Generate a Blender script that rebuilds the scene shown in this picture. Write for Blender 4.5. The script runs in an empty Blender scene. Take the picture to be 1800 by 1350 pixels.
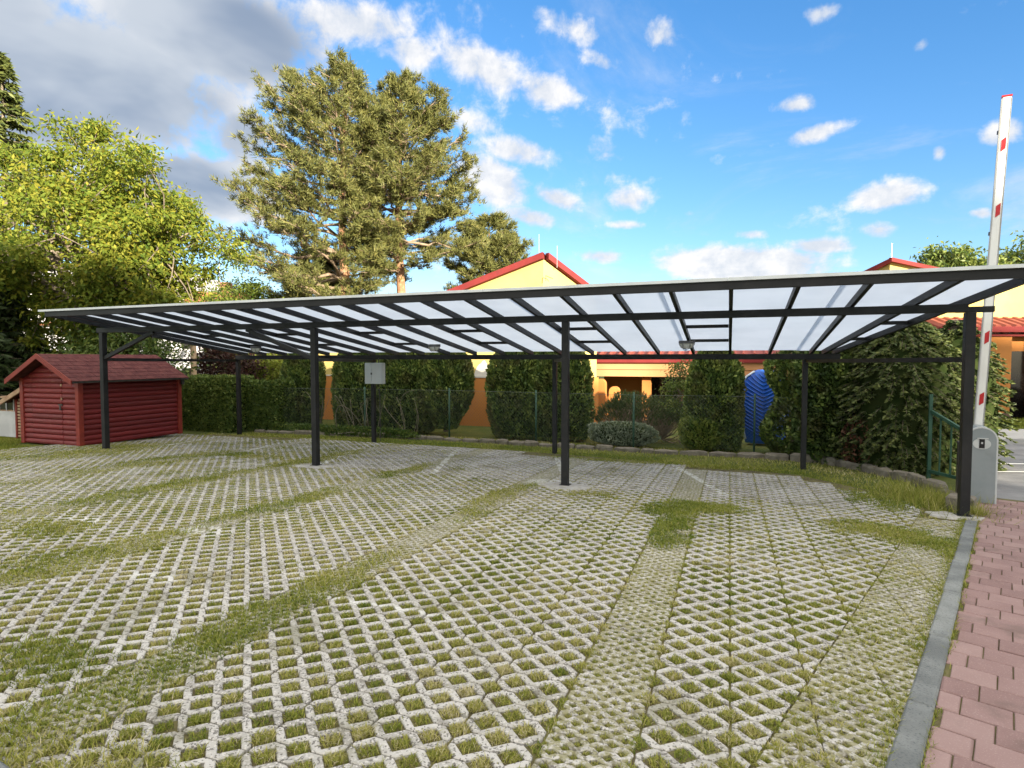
import bpy, math, random
import numpy as np

R = math.radians
rng = np.random.default_rng(7)
random.seed(7)
SC = bpy.context.scene
COL = SC.collection

# ------------------------------------------------------------------ camera
cam_d = bpy.data.cameras.new("camera")
cam = bpy.data.objects.new("camera", cam_d)
COL.objects.link(cam)
cam.location = (0, 0, 1.8)
cam.rotation_euler = (R(90 - 2.42), 0, R(20.63))
cam_d.sensor_width = 36
cam_d.lens = 20.34
cam_d.clip_start = 0.05
cam_d.clip_end = 2000
SC.camera = cam

# ------------------------------------------------------------------ light
SUN_EL, SUN_AZ = R(13), R(129.4)          # azimuth clockwise from +Y
SKY_STRENGTH = 0.066
sun_d = bpy.data.lights.new("sun", 'SUN')
sun_d.energy = 3.0
sun_d.angle = R(0.53)
sun_d.color = (1.0, 0.89, 0.70)
sun = bpy.data.objects.new("sun", sun_d)
COL.objects.link(sun)
sun.location = (30, -25, 20)
sun.rotation_euler = (R(90) - SUN_EL, 0, math.pi - SUN_AZ)

SC.view_settings.view_transform = 'Standard'
SC.view_settings.look = 'None'
SC.view_settings.exposure = 2.45
SC.view_settings.gamma = 1.0
SC.view_settings.use_curve_mapping = False


class NT:
    """small helper for building node trees"""
    def __init__(s, tree):
        s.t = tree; s.n = tree.nodes; s.l = tree.links
    def new(s, typ, **kw):
        n = s.n.new(typ)
        for k, v in kw.items(): setattr(n, k, v)
        return n
    def link(s, a, b): s.l.new(a, b)
    def _in(s, sock, v):
        if hasattr(v, 'links') or isinstance(v, bpy.types.NodeSocket): s.l.new(v, sock)
        else: sock.default_value = v
    def math(s, op, a, b=0.0, c=None, clamp=False):
        n = s.n.new('ShaderNodeMath'); n.operation = op; n.use_clamp = clamp
        s._in(n.inputs[0], a); s._in(n.inputs[1], b)
        if c is not None: s._in(n.inputs[2], c)
        return n.outputs[0]
    def vmath(s, op, a, b=None, scale=None):
        n = s.n.new('ShaderNodeVectorMath'); n.operation = op
        s._in(n.inputs[0], a)
        if b is not None: s._in(n.inputs[1], b)
        if scale is not None: s._in(n.inputs['Scale'], scale)
        return n.outputs['Value'] if op in ('LENGTH', 'DOT_PRODUCT') else n.outputs[0]
    def mix(s, f, a, b, blend='MIX'):
        n = s.n.new('ShaderNodeMix'); n.data_type = 'RGBA'; n.blend_type = blend
        s._in(n.inputs[0], f)
        for sock, v in ((n.inputs[6], a), (n.inputs[7], b)):
            if isinstance(v, (tuple, list)): sock.default_value = (*v[:3], 1)
            else: s.l.new(v, sock)
        return n.outputs[2]
    def noise(s, vec, scale, detail=4, rough=0.55, dist=0.0):
        n = s.n.new('ShaderNodeTexNoise')
        n.inputs['Scale'].default_value = scale; n.inputs['Detail'].default_value = detail
        n.inputs['Roughness'].default_value = rough; n.inputs['Distortion'].default_value = dist
        if vec is not None: s.l.new(vec, n.inputs['Vector'])
        return n.outputs['Fac']
    def ramp(s, f, stops, interp='LINEAR'):
        n = s.n.new('ShaderNodeValToRGB'); n.color_ramp.interpolation = interp
        e = n.color_ramp.elements
        while len(e) < len(stops): e.new(0.5)
        for i, (p, c) in enumerate(stops):
            e[i].position = p; e[i].color = (*c[:3], 1) if len(c) >= 3 else (c[0],) * 3 + (1,)
        s._in(n.inputs[0], f)
        return n.outputs[0]
    def maprange(s, v, a, b, c=0.0, d=1.0, smooth=True):
        n = s.n.new('ShaderNodeMapRange'); n.interpolation_type = 'SMOOTHSTEP' if smooth else 'LINEAR'
        s._in(n.inputs['Value'], v)
        n.inputs['From Min'].default_value = a; n.inputs['From Max'].default_value = b
        n.inputs['To Min'].default_value = c; n.inputs['To Max'].default_value = d
        return n.outputs['Result']


# ------------------------------------------------------------------ world: sky with drifting clouds
def build_world():
    w = bpy.data.worlds.new("World"); SC.world = w; w.use_nodes = True
    t = NT(w.node_tree); t.n.clear()
    out = t.new('ShaderNodeOutputWorld'); bg = t.new('ShaderNodeBackground')
    t.link(bg.outputs[0], out.inputs[0]); bg.inputs['Strength'].default_value = SKY_STRENGTH
    sky = t.new('ShaderNodeTexSky'); sky.sky_type = 'NISHITA'; sky.sun_disc = False
    sky.sun_elevation = SUN_EL; sky.sun_rotation = SUN_AZ
    sky.altitude = 250; sky.air_density = 1.0; sky.dust_density = 0.3; sky.ozone_density = 3.0
    tc = t.new('ShaderNodeTexCoord'); d = tc.outputs['Generated']
    sep = t.new('ShaderNodeSeparateXYZ'); t.link(d, sep.inputs[0])
    x, y, z = sep.outputs
    az = t.math('ARCTAN2', x, y); el = t.math('ARCSINE', z)
    comb = t.new('ShaderNodeCombineXYZ'); t.link(az, comb.inputs[0]); t.link(el, comb.inputs[1])
    ae = comb.outputs[0]
    zz = t.math('ADD', t.math('MAXIMUM', z, 0.0), 0.22)
    c2 = t.new('ShaderNodeCombineXYZ')
    t.link(t.math('DIVIDE', x, zz), c2.inputs[0]); t.link(t.math('DIVIDE', y, zz), c2.inputs[1])
    pl = c2.outputs[0]
    n1 = t.noise(pl, 2.6, 10, 0.60, 0.25)
    n2 = t.noise(pl, 1.1, 5, 0.55, 0.1)
    n3 = t.noise(ae, 22.0, 8, 0.62, 0.2)
    # cloud banks: (azimuth deg, elevation deg, half width deg, half height deg, tilt deg, weight)
    def field(lst):
        acc = None
        for (a, e, rx, ry, tilt, wt) in lst:
            m = t.new('ShaderNodeMapping'); m.vector_type = 'TEXTURE'
            t.link(ae, m.inputs['Vector'])
            m.inputs['Location'].default_value = (R(a), R(e), 0)
            m.inputs['Rotation'].default_value = (0, 0, R(tilt))
            m.inputs['Scale'].default_value = (R(rx), R(ry), 1)
            v = t.maprange(t.vmath('LENGTH', m.outputs[0]), 1.0, 0.0, 0.0, wt)
            acc = v if acc is None else t.math('MAXIMUM', acc, v)
        return acc
    white = field(WHITE_CLOUDS)
    dark = field(DARK_CLOUDS)
    # general scatter of small cumulus everywhere in the sky
    nn = t.math('ADD', t.math('MULTIPLY', n1, 0.52), t.math('MULTIPLY', n3, 0.48))
    base = t.math('ADD', nn, t.math('MULTIPLY', white, 0.38))
    base = t.math('ADD', base, t.math('MULTIPLY', dark, 0.50))
    scatter = t.maprange(n2, 0.45, 0.75, -0.03, 0.10)
    base = t.math('ADD', base, scatter)
    # brighter cloud layer added out of view, overhead and behind, to light the lot
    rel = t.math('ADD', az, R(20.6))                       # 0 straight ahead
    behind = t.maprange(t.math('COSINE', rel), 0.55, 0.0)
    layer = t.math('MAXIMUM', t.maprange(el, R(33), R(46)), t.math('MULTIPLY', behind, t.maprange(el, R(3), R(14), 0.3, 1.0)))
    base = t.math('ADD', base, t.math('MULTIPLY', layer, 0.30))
    cover = t.maprange(base, 0.565, 0.78)
    core = t.maprange(base, 0.70, 1.02)
    # cloud colour (scene units before the background strength)
    wcol = t.mix(t.maprange(nn, 0.40, 0.66), CLOUD_SHADE, CLOUD_WHITE)
    dn = t.noise(pl, 2.2, 4, 0.5, 0.3)
    dcol = t.mix(t.maprange(dn, 0.34, 0.66), CLOUD_DARK, CLOUD_GREY)
    lcol = t.mix(t.maprange(nn, 0.36, 0.64), FILL_CLOUD_SHADE, FILL_CLOUD_LIGHT)
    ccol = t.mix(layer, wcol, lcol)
    ccol = t.mix(t.maprange(dark, 0.15, 0.75), ccol, dcol)
    skyc = t.mix(1.0, sky.outputs[0], SKY_TINT, 'MULTIPLY')
    v = t.vmath('DIVIDE', skyc, t.vmath('ADD', t.vmath('SCALE', skyc, scale=0.07), (1, 1, 1)))
    skyc = t.vmath('SCALE', v, scale=1.05)
    hs = t.new('ShaderNodeHueSaturation'); hs.inputs['Saturation'].default_value = SKY_SAT
    t.link(skyc, hs.inputs['Color']); skyc = hs.outputs[0]
    wisp = t.maprange(t.noise(pl, 1.5, 9, 0.66, 0.7), 0.50, 0.80, 0.0, 0.55)
    cover = t.math('MAXIMUM', cover, wisp)
    cover = t.math('MULTIPLY', cover, t.maprange(el, -0.02, 0.06, 0.0, 0.96))
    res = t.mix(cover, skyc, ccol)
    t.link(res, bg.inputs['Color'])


SKY_TINT = (0.95, 0.93, 1.0)
SKY_SAT = 1.22
CLOUD_WHITE = (3.2, 3.1, 3.0)
CLOUD_SHADE = (2.0, 2.15, 2.4)
CLOUD_GREY = (1.75, 1.9, 2.1)
CLOUD_DARK = (0.85, 1.06, 1.42)
FILL_CLOUD_LIGHT = (7.6, 7.2, 6.4)
FILL_CLOUD_SHADE = (4.4, 4.25, 4.0)
WHITE_CLOUDS = [(-17.0, 24.5, 19.0, 9.0, -15.0, 0.30), (-12.0, 15.5, 12.0, 6.5, -10.0, 0.28), (8.0, 12.0, 14.0, 5.0, 0.0, 0.16), (-34.6, 28.8, 8.9, 2.8, -4.0, 0.9), (-30.4, 27.1, 5.8, 2.6, -9.0, 0.8), (-23.4, 26.2, 9.2, 3.1, -19.0, 0.9), (-17.3, 24.4, 6.0, 2.7, -15.0, 0.9), (-14.6, 29.0, 8.0, 2.0, -19.0, 0.6), (-6.4, 28.0, 3.8, 2.0, -7.0, 0.75), (-11.9, 26.4, 3.7, 1.7, -20.0, 0.7), (-24.5, 21.9, 6.0, 1.9, -13.0, 0.6), (-20.1, 19.5, 6.6, 2.4, -10.0, 0.9), (-22.3, 16.8, 7.1, 4.0, -23.0, 1), (-16.2, 15.3, 5.0, 1.8, -20.0, 0.95), (-19.0, 13.7, 6.1, 1.8, -10.0, 0.9), (-11.8, 9.9, 4.3, 1.3, -2.0, 0.75), (-11.8, 19.3, 4.1, 2.1, -21.0, 0.65), (-9.4, 15.0, 4.2, 2.2, -3.0, 0.85), (-9.6, 12.7, 3.7, 0.8, -3.0, 0.7), (0.7, 8.6, 13.0, 2.9, -5.0, 1.2), (7.1, 9.8, 4.6, 1.3, -3.0, 0.9), (12.0, 13.2, 4.8, 2.1, 0.0, 1), (6.5, 18.8, 4.6, 1.4, 6.0, 0.85), (5.1, 21.2, 3.4, 1.2, -0.0, 0.8), (11.5, 10.6, 2.4, 1.4, -7.0, 0.8), (19.1, 16.4, 2.7, 1.6, 5.0, 0.85), (18.1, 11.0, 1.8, 0.8, -9.0, 0.85), (15.4, 15.9, 1.0, 1.0, 25.0, 0.8), (14.0, 23.6, 1.5, 1.0, 6.0, 0.7), (6.9, 27.3, 2.3, 1.0, -4.0, 0.65), (1.6, 11.2, 2.8, 0.8, -5.0, 0.7), (-3.6, 13.4, 3.0, 0.8, -4.0, 0.55), (-45.1, 16.3, 3.3, 1.4, 7.0, 0.8), (-43.3, 13.2, 4.4, 2.4, 5.0, 0.9)]
DARK_CLOUDS = [(-57.6, 20.3, 23.2, 9.2, 10.0, 1.0), (-47.2, 26.1, 15.9, 6.6, -1.0, 1.0), (-49.6, 14.4, 10.2, 5.3, 6.0, 0.9), (-65.8, 21.5, 18.0, 10.6, 15.0, 1), (-45.1, 19.0, 6.3, 5.1, 7.0, 0.7)]
build_world()


# ------------------------------------------------------------------ mesh helpers
def gz(x, y):
    """height of the ground: it falls gently away from the camera, then runs level"""
    return 0.26 - 0.038 * np.minimum(np.maximum(y, -12), 14.5)


SLOPE = math.atan(-0.038)


def tag(o, label=None, cat=None, group=None, kind=None):
    if label: o['label'] = label
    if cat: o['category'] = cat
    if group: o['group'] = group
    if kind: o['kind'] = kind
    return o


def empty(name, loc=(0, 0, 0), rz=0.0):
    o = bpy.data.objects.new(name, None); COL.objects.link(o)
    o.location = loc; o.rotation_euler = (0, 0, rz); o.empty_display_size = 0.2
    return o


def link_mesh(name, me, mat=None, parent=None, smooth=False):
    if mat is not None and not me.materials: me.materials.append(mat)
    if smooth: me.polygons.foreach_set('use_smooth', np.ones(len(me.polygons), dtype=bool))
    o = bpy.data.objects.new(name, me); COL.objects.link(o)
    if parent is not None: o.parent = parent
    return o


def mesh_np(name, V, F, tint=None, attr=None):
    """fast mesh from arrays; all faces have the same number of corners"""
    V = np.ascontiguousarray(V, dtype=np.float32); F = np.ascontiguousarray(F, dtype=np.int32)
    me = bpy.data.meshes.new(name)
    me.vertices.add(len(V)); me.vertices.foreach_set('co', V.ravel())
    n, k = F.shape
    me.loops.add(n * k); me.loops.foreach_set('vertex_index', F.ravel())
    me.polygons.add(n); me.polygons.foreach_set('loop_start', np.arange(0, n * k, k, dtype=np.int32))
    if tint is not None:
        a = me.attributes.new('tint', 'FLOAT', 'POINT'); a.data.foreach_set('value', np.ascontiguousarray(tint, dtype=np.float32))
    me.update(calc_edges=True)
    return me


class MB:
    """collects simple solids and links them as ONE mesh object"""
    def __init__(s): s.v = []; s.f = []
    def add(s, V, F):
        b = len(s.v); s.v += [tuple(map(float, p)) for p in V]; s.f += [tuple(i + b for i in f) for f in F]; return s
    def box(s, x0, x1, y0, y1, z0, z1):
        V = [(x0, y0, z0), (x1, y0, z0), (x1, y1, z0), (x0, y1, z0), (x0, y0, z1), (x1, y0, z1), (x1, y1, z1), (x0, y1, z1)]
        return s.add(V, [(3, 2, 1, 0), (4, 5, 6, 7), (0, 1, 5, 4), (1, 2, 6, 5), (2, 3, 7, 6), (3, 0, 4, 7)])
    def cbox(s, x0, x1, y0, y1, z0, z1, b):
        """box with chamfered upper edges"""
        V = [(x0, y0, z0), (x1, y0, z0), (x1, y1, z0), (x0, y1, z0), (x0, y0, z1 - b), (x1, y0, z1 - b), (x1, y1, z1 - b), (x0, y1, z1 - b),
             (x0 + b, y0 + b, z1), (x1 - b, y0 + b, z1), (x1 - b, y1 - b, z1), (x0 + b, y1 - b, z1)]
        F = [(8, 9, 10, 11)]
        for i in range(4):
            j = (i + 1) % 4
            F += [(i, j, 4 + j, 4 + i), (4 + i, 4 + j, 8 + j, 8 + i)]
        return s.add(V, F)
    def bar(s, a, b, w, h, up=(0, 0, 1)):
        """rectangular bar from a to b, w across and h along 'up'"""
        a = np.array(a, float); b = np.array(b, float); d = b - a; d /= np.linalg.norm(d)
        u = np.array(up, float); u = u - d * (u @ d); u /= np.linalg.norm(u); r = np.cross(d, u)
        V = []
        for p in (a, b):
            for sx, sy in ((-1, -1), (1, -1), (1, 1), (-1, 1)): V.append(p + r * sx * w / 2 + u * sy * h / 2)
        return s.add(V, [(0, 1, 2, 3), (7, 6, 5, 4), (4, 5, 1, 0), (5, 6, 2, 1), (6, 7, 3, 2), (7, 4, 0, 3)])
    def tube(s, pts, rad, sides=6, cap=True):
        V, F = tube_arrays(pts, rad, sides)
        if cap: F = F + [tuple(range(sides))[::-1], tuple(range(len(V) - sides, len(V)))]
        return s.add(V, F)
    def prism(s, poly, a, b):
        """extrude a polygon given as 3D points by the vector from a to b"""
        d = np.array(b, float) - np.array(a, float); n = len(poly)
        V = [np.array(p, float) for p in poly] + [np.array(p, float) + d for p in poly]
        F = [tuple(range(n))[::-1], tuple(range(n, 2 * n))] + [(i, (i + 1) % n, n + (i + 1) % n, n + i) for i in range(n)]
        return s.add(V, F)
    def build(s, name, mat, parent=None, smooth=False, bevel=0.0):
        me = bpy.data.meshes.new(name); me.from_pydata(s.v, [], s.f); me.update()
        o = link_mesh(name, me, mat, parent, smooth)
        if bevel:
            m = o.modifiers.new('bevel', 'BEVEL'); m.width = bevel; m.segments = 2; m.limit_method = 'ANGLE'
        return o


def tube_arrays(pts, rad, sides=6):
    pts = np.array(pts, float); n = len(pts)
    rad = np.broadcast_to(np.array(rad, float), (n,))
    t = np.gradient(pts, axis=0); t /= np.linalg.norm(t, axis=1)[:, None] + 1e-9
    ref = np.array([0.31, 0.17, 0.93]) if abs(t[:, 2]).mean() < 0.8 else np.array([0.9, 0.3, 0.1])
    u = np.cross(t, ref); u /= np.linalg.norm(u, axis=1)[:, None] + 1e-9
    w = np.cross(t, u)
    ang = np.linspace(0, 2 * math.pi, sides, endpoint=False)
    V = (pts[:, None, :] + rad[:, None, None] * (np.cos(ang)[None, :, None] * u[:, None, :] + np.sin(ang)[None, :, None] * w[:, None, :])).reshape(-1, 3)
    F = []
    for i in range(n - 1):
        for k in range(sides):
            k2 = (k + 1) % sides
            F.append((i * sides + k, i * sides + k2, (i + 1) * sides + k2, (i + 1) * sides + k))
    return V, F


def hash2(ix, iy, seed=0):
    h = np.sin(ix * 127.1 + iy * 311.7 + seed * 74.7) * 43758.5453
    return h - np.floor(h)


def vnoise(x, y, seed=0):
    x = np.asarray(x, float); y = np.asarray(y, float)
    ix = np.floor(x); iy = np.floor(y); fx = x - ix; fy = y - iy
    fx = fx * fx * (3 - 2 * fx); fy = fy * fy * (3 - 2 * fy)
    a = hash2(ix, iy, seed); b = hash2(ix + 1, iy, seed); c = hash2(ix, iy + 1, seed); d = hash2(ix + 1, iy + 1, seed)
    return (a * (1 - fx) + b * fx) * (1 - fy) + (c * (1 - fx) + d * fx) * fy


def fbm(x, y, seed=0):
    return 0.55 * vnoise(x, y, seed) + 0.28 * vnoise(x * 2.1, y * 2.1, seed + 1) + 0.17 * vnoise(x * 4.3, y * 4.3, seed + 2)


# ------------------------------------------------------------------ materials
MATS = {}


def material(name):
    m = bpy.data.materials.new(name); m.use_nodes = True
    t = NT(m.node_tree); t.n.clear()
    out = t.new('ShaderNodeOutputMaterial'); b = t.new('ShaderNodeBsdfPrincipled')
    t.link(b.outputs[0], out.inputs[0])
    MATS[name] = m
    return m, t, b, out


def pos(t):
    return t.new('ShaderNodeNewGeometry').outputs['Position']


def obj_co(t):
    return t.new('ShaderNodeTexCoord').outputs['Object']


def bump(t, b, h, strength=0.3, dist=0.01):
    n = t.new('ShaderNodeBump'); n.inputs['Strength'].default_value = strength; n.inputs['Distance'].default_value = dist
    t._in(n.inputs['Height'], h); t.link(n.outputs[0], b.inputs['Normal'])


def varied(name, c1, c2, scale=3.0, rough=0.7, bump_s=0.0, bump_scale=60, metallic=0.0, c3=None, s3=20, f3=0.3, spec=0.4):
    """two-tone noise material with fine grain"""
    m, t, b, out = material(name)
    p = pos(t)
    col = t.mix(t.maprange(t.noise(p, scale, 5), 0.32, 0.68), c1, c2)
    if c3: col = t.mix(t.math('MULTIPLY', t.maprange(t.noise(p, s3, 4), 0.5, 0.75), f3), col, c3)
    t.link(col, b.inputs['Base Color']); b.inputs['Roughness'].default_value = rough; b.inputs['Metallic'].default_value = metallic
    b.inputs['Specular IOR Level'].default_value = spec
    if bump_s: bump(t, b, t.noise(p, bump_scale, 4), bump_s, 0.01)
    return m


def foliage(name, stops, trans=0.3, rough=0.55, patch=None, patch_scale=0.5, spec=0.3):
    """leaf material: colour from the per-leaf attribute 'tint', light passes through the blades"""
    m, t, b, out = material(name)
    a = t.new('ShaderNodeAttribute'); a.attribute_name = 'tint'
    col = t.ramp(a.outputs['Fac'], stops)
    if patch:
        col = t.mix(t.math('MULTIPLY', t.maprange(t.noise(pos(t), patch_scale, 3), 0.45, 0.7), 0.7), col, patch)
    t.link(col, b.inputs['Base Color']); b.inputs['Roughness'].default_value = rough; b.inputs['Specular IOR Level'].default_value = spec
    tr = t.new('ShaderNodeBsdfTranslucent'); t.link(col, tr.inputs['Color'])
    mx = t.new('ShaderNodeMixShader'); mx.inputs[0].default_value = trans
    t.link(b.outputs[0], mx.inputs[1]); t.link(tr.outputs[0], mx.inputs[2]); t.link(mx.outputs[0], out.inputs[0])
    return m


def concrete_paver(name='paver_concrete', moss=0.55):
    m, t, b, out = material(name)
    g = t.new('ShaderNodeNewGeometry'); p = g.outputs['Position']
    isl = g.outputs['Random Per Island']
    tone = t.math('ADD', t.math('MULTIPLY', isl, 0.35), t.math('MULTIPLY', t.noise(p, 1.3, 4), 0.9))
    base = t.ramp(tone, [(0.25, (0.25, 0.235, 0.215)), (0.55, (0.38, 0.365, 0.335)), (0.85, (0.49, 0.475, 0.445))])
    # exposed aggregate: pale and dark grains
    v = t.new('ShaderNodeTexVoronoi'); v.inputs['Scale'].default_value = 120; t.link(p, v.inputs['Vector'])
    sep = t.new('ShaderNodeSeparateColor'); t.link(v.outputs['Color'], sep.inputs[0])
    base = t.mix(t.maprange(sep.outputs[0], 0.72, 0.8), base, (0.52, 0.50, 0.47))
    base = t.mix(t.math('MULTIPLY', t.maprange(sep.outputs[1], 0.78, 0.86), 0.75), base, (0.085, 0.078, 0.07))
    # moss and dirt in irregular stains
    ns = t.noise(p, 2.4 if moss < .6 else 30.0, 7, 0.62)
    base = t.mix(t.math('MULTIPLY', t.maprange(ns, 0.52 - (moss - .55) * .5, 0.68 - (moss - .55) * .5), moss), base, (0.135, 0.128, 0.06) if moss < .6 else (0.215, 0.20, 0.085))
    base = t.mix(t.math('MULTIPLY', t.maprange(t.noise(p, 9, 5), 0.56, 0.72), 0.5), base, (0.10, 0.085, 0.065))
    # worn white bay lines and paint drips
    s = t.new('ShaderNodeSeparateXYZ'); t.link(p, s.inputs[0]); X, Y, Z = s.outputs
    u = t.math('ADD', t.math('MULTIPLY', X, 0.944), t.math('MULTIPLY', Y, 0.33))
    fr = t.math('FRACT', t.math('ADD', t.math('DIVIDE', t.math('SUBTRACT', u, 2.75), 2.13), 20.5))
    near = t.math('ABSOLUTE', t.math('SUBTRACT', fr, 0.5))
    line = t.maprange(near, 0.026, 0.019)
    gate = t.math('MULTIPLY', t.maprange(Y, 8.2, 8.6), t.maprange(Y, 11.5, 11.1))
    line = t.math('MULTIPLY', line, gate)
    for (cx, cy, rx, ry) in ((-4.85, 4.25, 0.38, 0.22), (-2.2, 3.28, 0.75, 0.05), (-4.1, 3.1, 0.3, 0.12), (-6.4, 4.1, 0.5, 0.1), (-2.45, 8.3, 0.55, 0.35), (-6.9, 8.15, 0.5, 0.25)):
        dx = t.math('DIVIDE', t.math('SUBTRACT', X, cx), rx); dy = t.math('DIVIDE', t.math('SUBTRACT', Y, cy), ry)
        rr = t.math('ADD', t.math('MULTIPLY', dx, dx), t.math('MULTIPLY', dy, dy))
        line = t.math('MAXIMUM', line, t.maprange(rr, 1.0, 0.3, 0, 0.9))
    wear = t.maprange(t.noise(p, 7, 6, 0.7), 0.38, 0.52)
    base = t.mix(t.math('MULTIPLY', line, t.math('MULTIPLY', wear, 0.75)), base, (0.62, 0.62, 0.60))
    t.link(base, b.inputs['Base Color']); b.inputs['Roughness'].default_value = 0.88
    b.inputs['Specular IOR Level'].default_value = 0.25
    h = t.math('ADD', t.noise(p, 160, 3), t.math('MULTIPLY', sep.outputs[0], 0.5))
    bump(t, b, h, 0.55, 0.006)
    return m


def build_materials():
    concrete_paver()
    concrete_paver('fine_concrete', 0.78)
    varied('soil', (0.10, 0.082, 0.05), (0.16, 0.145, 0.065), 4, 0.95, 0.6, 90, c3=(0.12, 0.14, 0.04), s3=7, f3=0.6, spec=0.1)
    varied('lawn_ground', (0.060, 0.085, 0.022), (0.11, 0.12, 0.035), 1.2, 0.95, 0.6, 40, c3=(0.13, 0.12, 0.05), s3=3, f3=0.5, spec=0.1)
    varied('granite_kerb', (0.1313, 0.14, 0.14), (0.2375, 0.25, 0.2438), 3, 0.85, 0.5, 150, c3=(0.0625, 0.075, 0.0775), s3=90, f3=0.8, spec=0.25)
    varied('stone_wall', (0.1224, 0.108, 0.0864), (0.1944, 0.1728, 0.1368), 5, 0.9, 0.7, 40, c3=(0.072, 0.072, 0.0432), s3=8, f3=0.6)
    varied('footing', (0.34, 0.325, 0.30), (0.47, 0.455, 0.43), 6, 0.9, 0.4, 60, c3=(0.2, 0.19, 0.13), s3=9, f3=0.8)
    varied('asphalt', (0.136, 0.1392, 0.1472), (0.224, 0.224, 0.232), 1.4, 0.9, 0.5, 200, c3=(0.32, 0.32, 0.32), s3=120, f3=0.5)
    varied('sidewalk', (0.30, 0.30, 0.30), (0.38, 0.38, 0.37), 2, 0.9, 0.3, 90)
    # red clay-coloured concrete slabs
    m, t, b, out = material('red_slab'); g = t.new('ShaderNodeNewGeometry'); p = g.outputs['Position']
    oi = t.new('ShaderNodeObjectInfo')
    k = t.math('ADD', t.math('MULTIPLY', oi.outputs['Random'], 0.5), t.math('MULTIPLY', t.noise(p, 5, 5), 0.6))
    col = t.ramp(k, [(0.2, (0.185, 0.112, 0.105)), (0.55, (0.255, 0.165, 0.155)), (0.9, (0.31, 0.215, 0.20))])
    col = t.mix(t.math('MULTIPLY', t.maprange(t.noise(p, 130, 3), 0.56, 0.70), 0.7), col, (0.36, 0.27, 0.25))
    col = t.mix(t.math('MULTIPLY', t.maprange(t.noise(p, 3.2, 6), 0.55, 0.72), 0.45), col, (0.10, 0.075, 0.06))
    t.link(col, b.inputs['Base Color']); b.inputs['Roughness'].default_value = 0.85; b.inputs['Specular IOR Level'].default_value = 0.3
    bump(t, b, t.noise(p, 170, 3), 0.4, 0.004)
    # carport
    varied('dark_steel', (0.010, 0.0105, 0.0115), (0.018, 0.018, 0.019), 2.5, 0.5, 0.08, 120, metallic=0.0, c3=(0.035, 0.032, 0.03), s3=9, f3=0.35, spec=0.28)
    varied('trim_alu', (0.58, 0.61, 0.63), (0.68, 0.71, 0.73), 4, 0.4)
    m, t, b, out = material('polycarbonate'); p = pos(t)
    tr = t.new('ShaderNodeBsdfTranslucent'); df = t.new('ShaderNodeBsdfDiffuse'); tp = t.new('ShaderNodeBsdfTransparent')
    gl = t.new('ShaderNodeBsdfGlossy'); gl.inputs['Roughness'].default_value = 0.25
    col = t.mix(t.maprange(t.noise(p, 1.6, 5), 0.35, 0.7), (0.76, 0.81, 0.88), (0.71, 0.76, 0.83))
    t.link(col, tr.inputs['Color']); df.inputs['Color'].default_value = (0.75, 0.78, 0.82, 1)
    m1 = t.new('ShaderNodeMixShader'); m1.inputs[0].default_value = 0.16; t.link(tr.outputs[0], m1.inputs[1]); t.link(df.outputs[0], m1.inputs[2])
    m2 = t.new('ShaderNodeMixShader'); m2.inputs[0].default_value = 0.10; t.link(m1.outputs[0], m2.inputs[1]); t.link(tp.outputs[0], m2.inputs[2])
    m3 = t.new('ShaderNodeMixShader'); m3.inputs[0].default_value = 0.04; t.link(m2.outputs[0], m3.inputs[1]); t.link(gl.outputs[0], m3.inputs[2])
    t.link(m3.outputs[0], out.inputs[0])
    varied('box_grey', (0.42, 0.45, 0.45), (0.48, 0.50, 0.50), 3, 0.5, 0.05, 60)
    varied('lamp_glass', (0.62, 0.63, 0.62), (0.72, 0.72, 0.70), 8, 0.3)
    varied('lamp_base', (0.10, 0.10, 0.11), (0.14, 0.14, 0.15), 8, 0.5)
    # shed
    m, t, b, out = material('red_log'); g = t.new('ShaderNodeNewGeometry'); p = g.outputs['Position']
    oi = t.new('ShaderNodeObjectInfo')
    mp = t.new('ShaderNodeMapping'); mp.inputs['Scale'].default_value = (1.2, 1.2, 26); t.link(p, mp.inputs['Vector'])
    gr = t.noise(mp.outputs[0], 3.0, 6, 0.6)
    k = t.math('ADD', t.math('MULTIPLY', gr, 0.75), t.math('MULTIPLY', oi.outputs['Random'], 0.25))
    col = t.ramp(k, [(0.25, (0.090, 0.004, 0.005)), (0.6, (0.165, 0.008, 0.009)), (0.85, (0.225, 0.020, 0.016))])
    peel = t.maprange(t.noise(mp.outputs[0], 7, 6, 0.7), 0.585, 0.66)
    side = t.new('ShaderNodeSeparateXYZ'); t.link(g.outputs['Normal'], side.inputs[0])
    fr = t.maprange(side.outputs[1], -0.3, -0.6)          # the weathered gable side has lost some paint
    col = t.mix(t.math('MULTIPLY', peel, t.math('MULTIPLY', fr, 0.75)), col, (0.36, 0.22, 0.15))
    t.link(col, b.inputs['Base Color']); b.inputs['Roughness'].default_value = 0.62; bump(t, b, gr, 0.35, 0.006)
    varied('red_trim', (0.17, 0.0187, 0.0119), (0.2295, 0.02975, 0.017), 5, 0.55, 0.2, 70, c3=(0.102, 0.017, 0.01275), s3=12)
    varied('bare_wood', (0.30, 0.19, 0.11), (0.42, 0.29, 0.18), 6, 0.75, 0.4, 50, c3=(0.2, 0.05, 0.03), s3=7, f3=0.7)
    varied('shingle', (0.085, 0.026, 0.028), (0.14, 0.048, 0.046), 7, 0.9, 0.7, 160, c3=(0.06, 0.03, 0.03), s3=16, f3=0.6, spec=0.2)
    varied('iron_dark', (0.03, 0.028, 0.026), (0.06, 0.055, 0.05), 10, 0.5)
    varied('white_panel', (0.42, 0.42, 0.42), (0.52, 0.52, 0.52), 3, 0.6)
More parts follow.
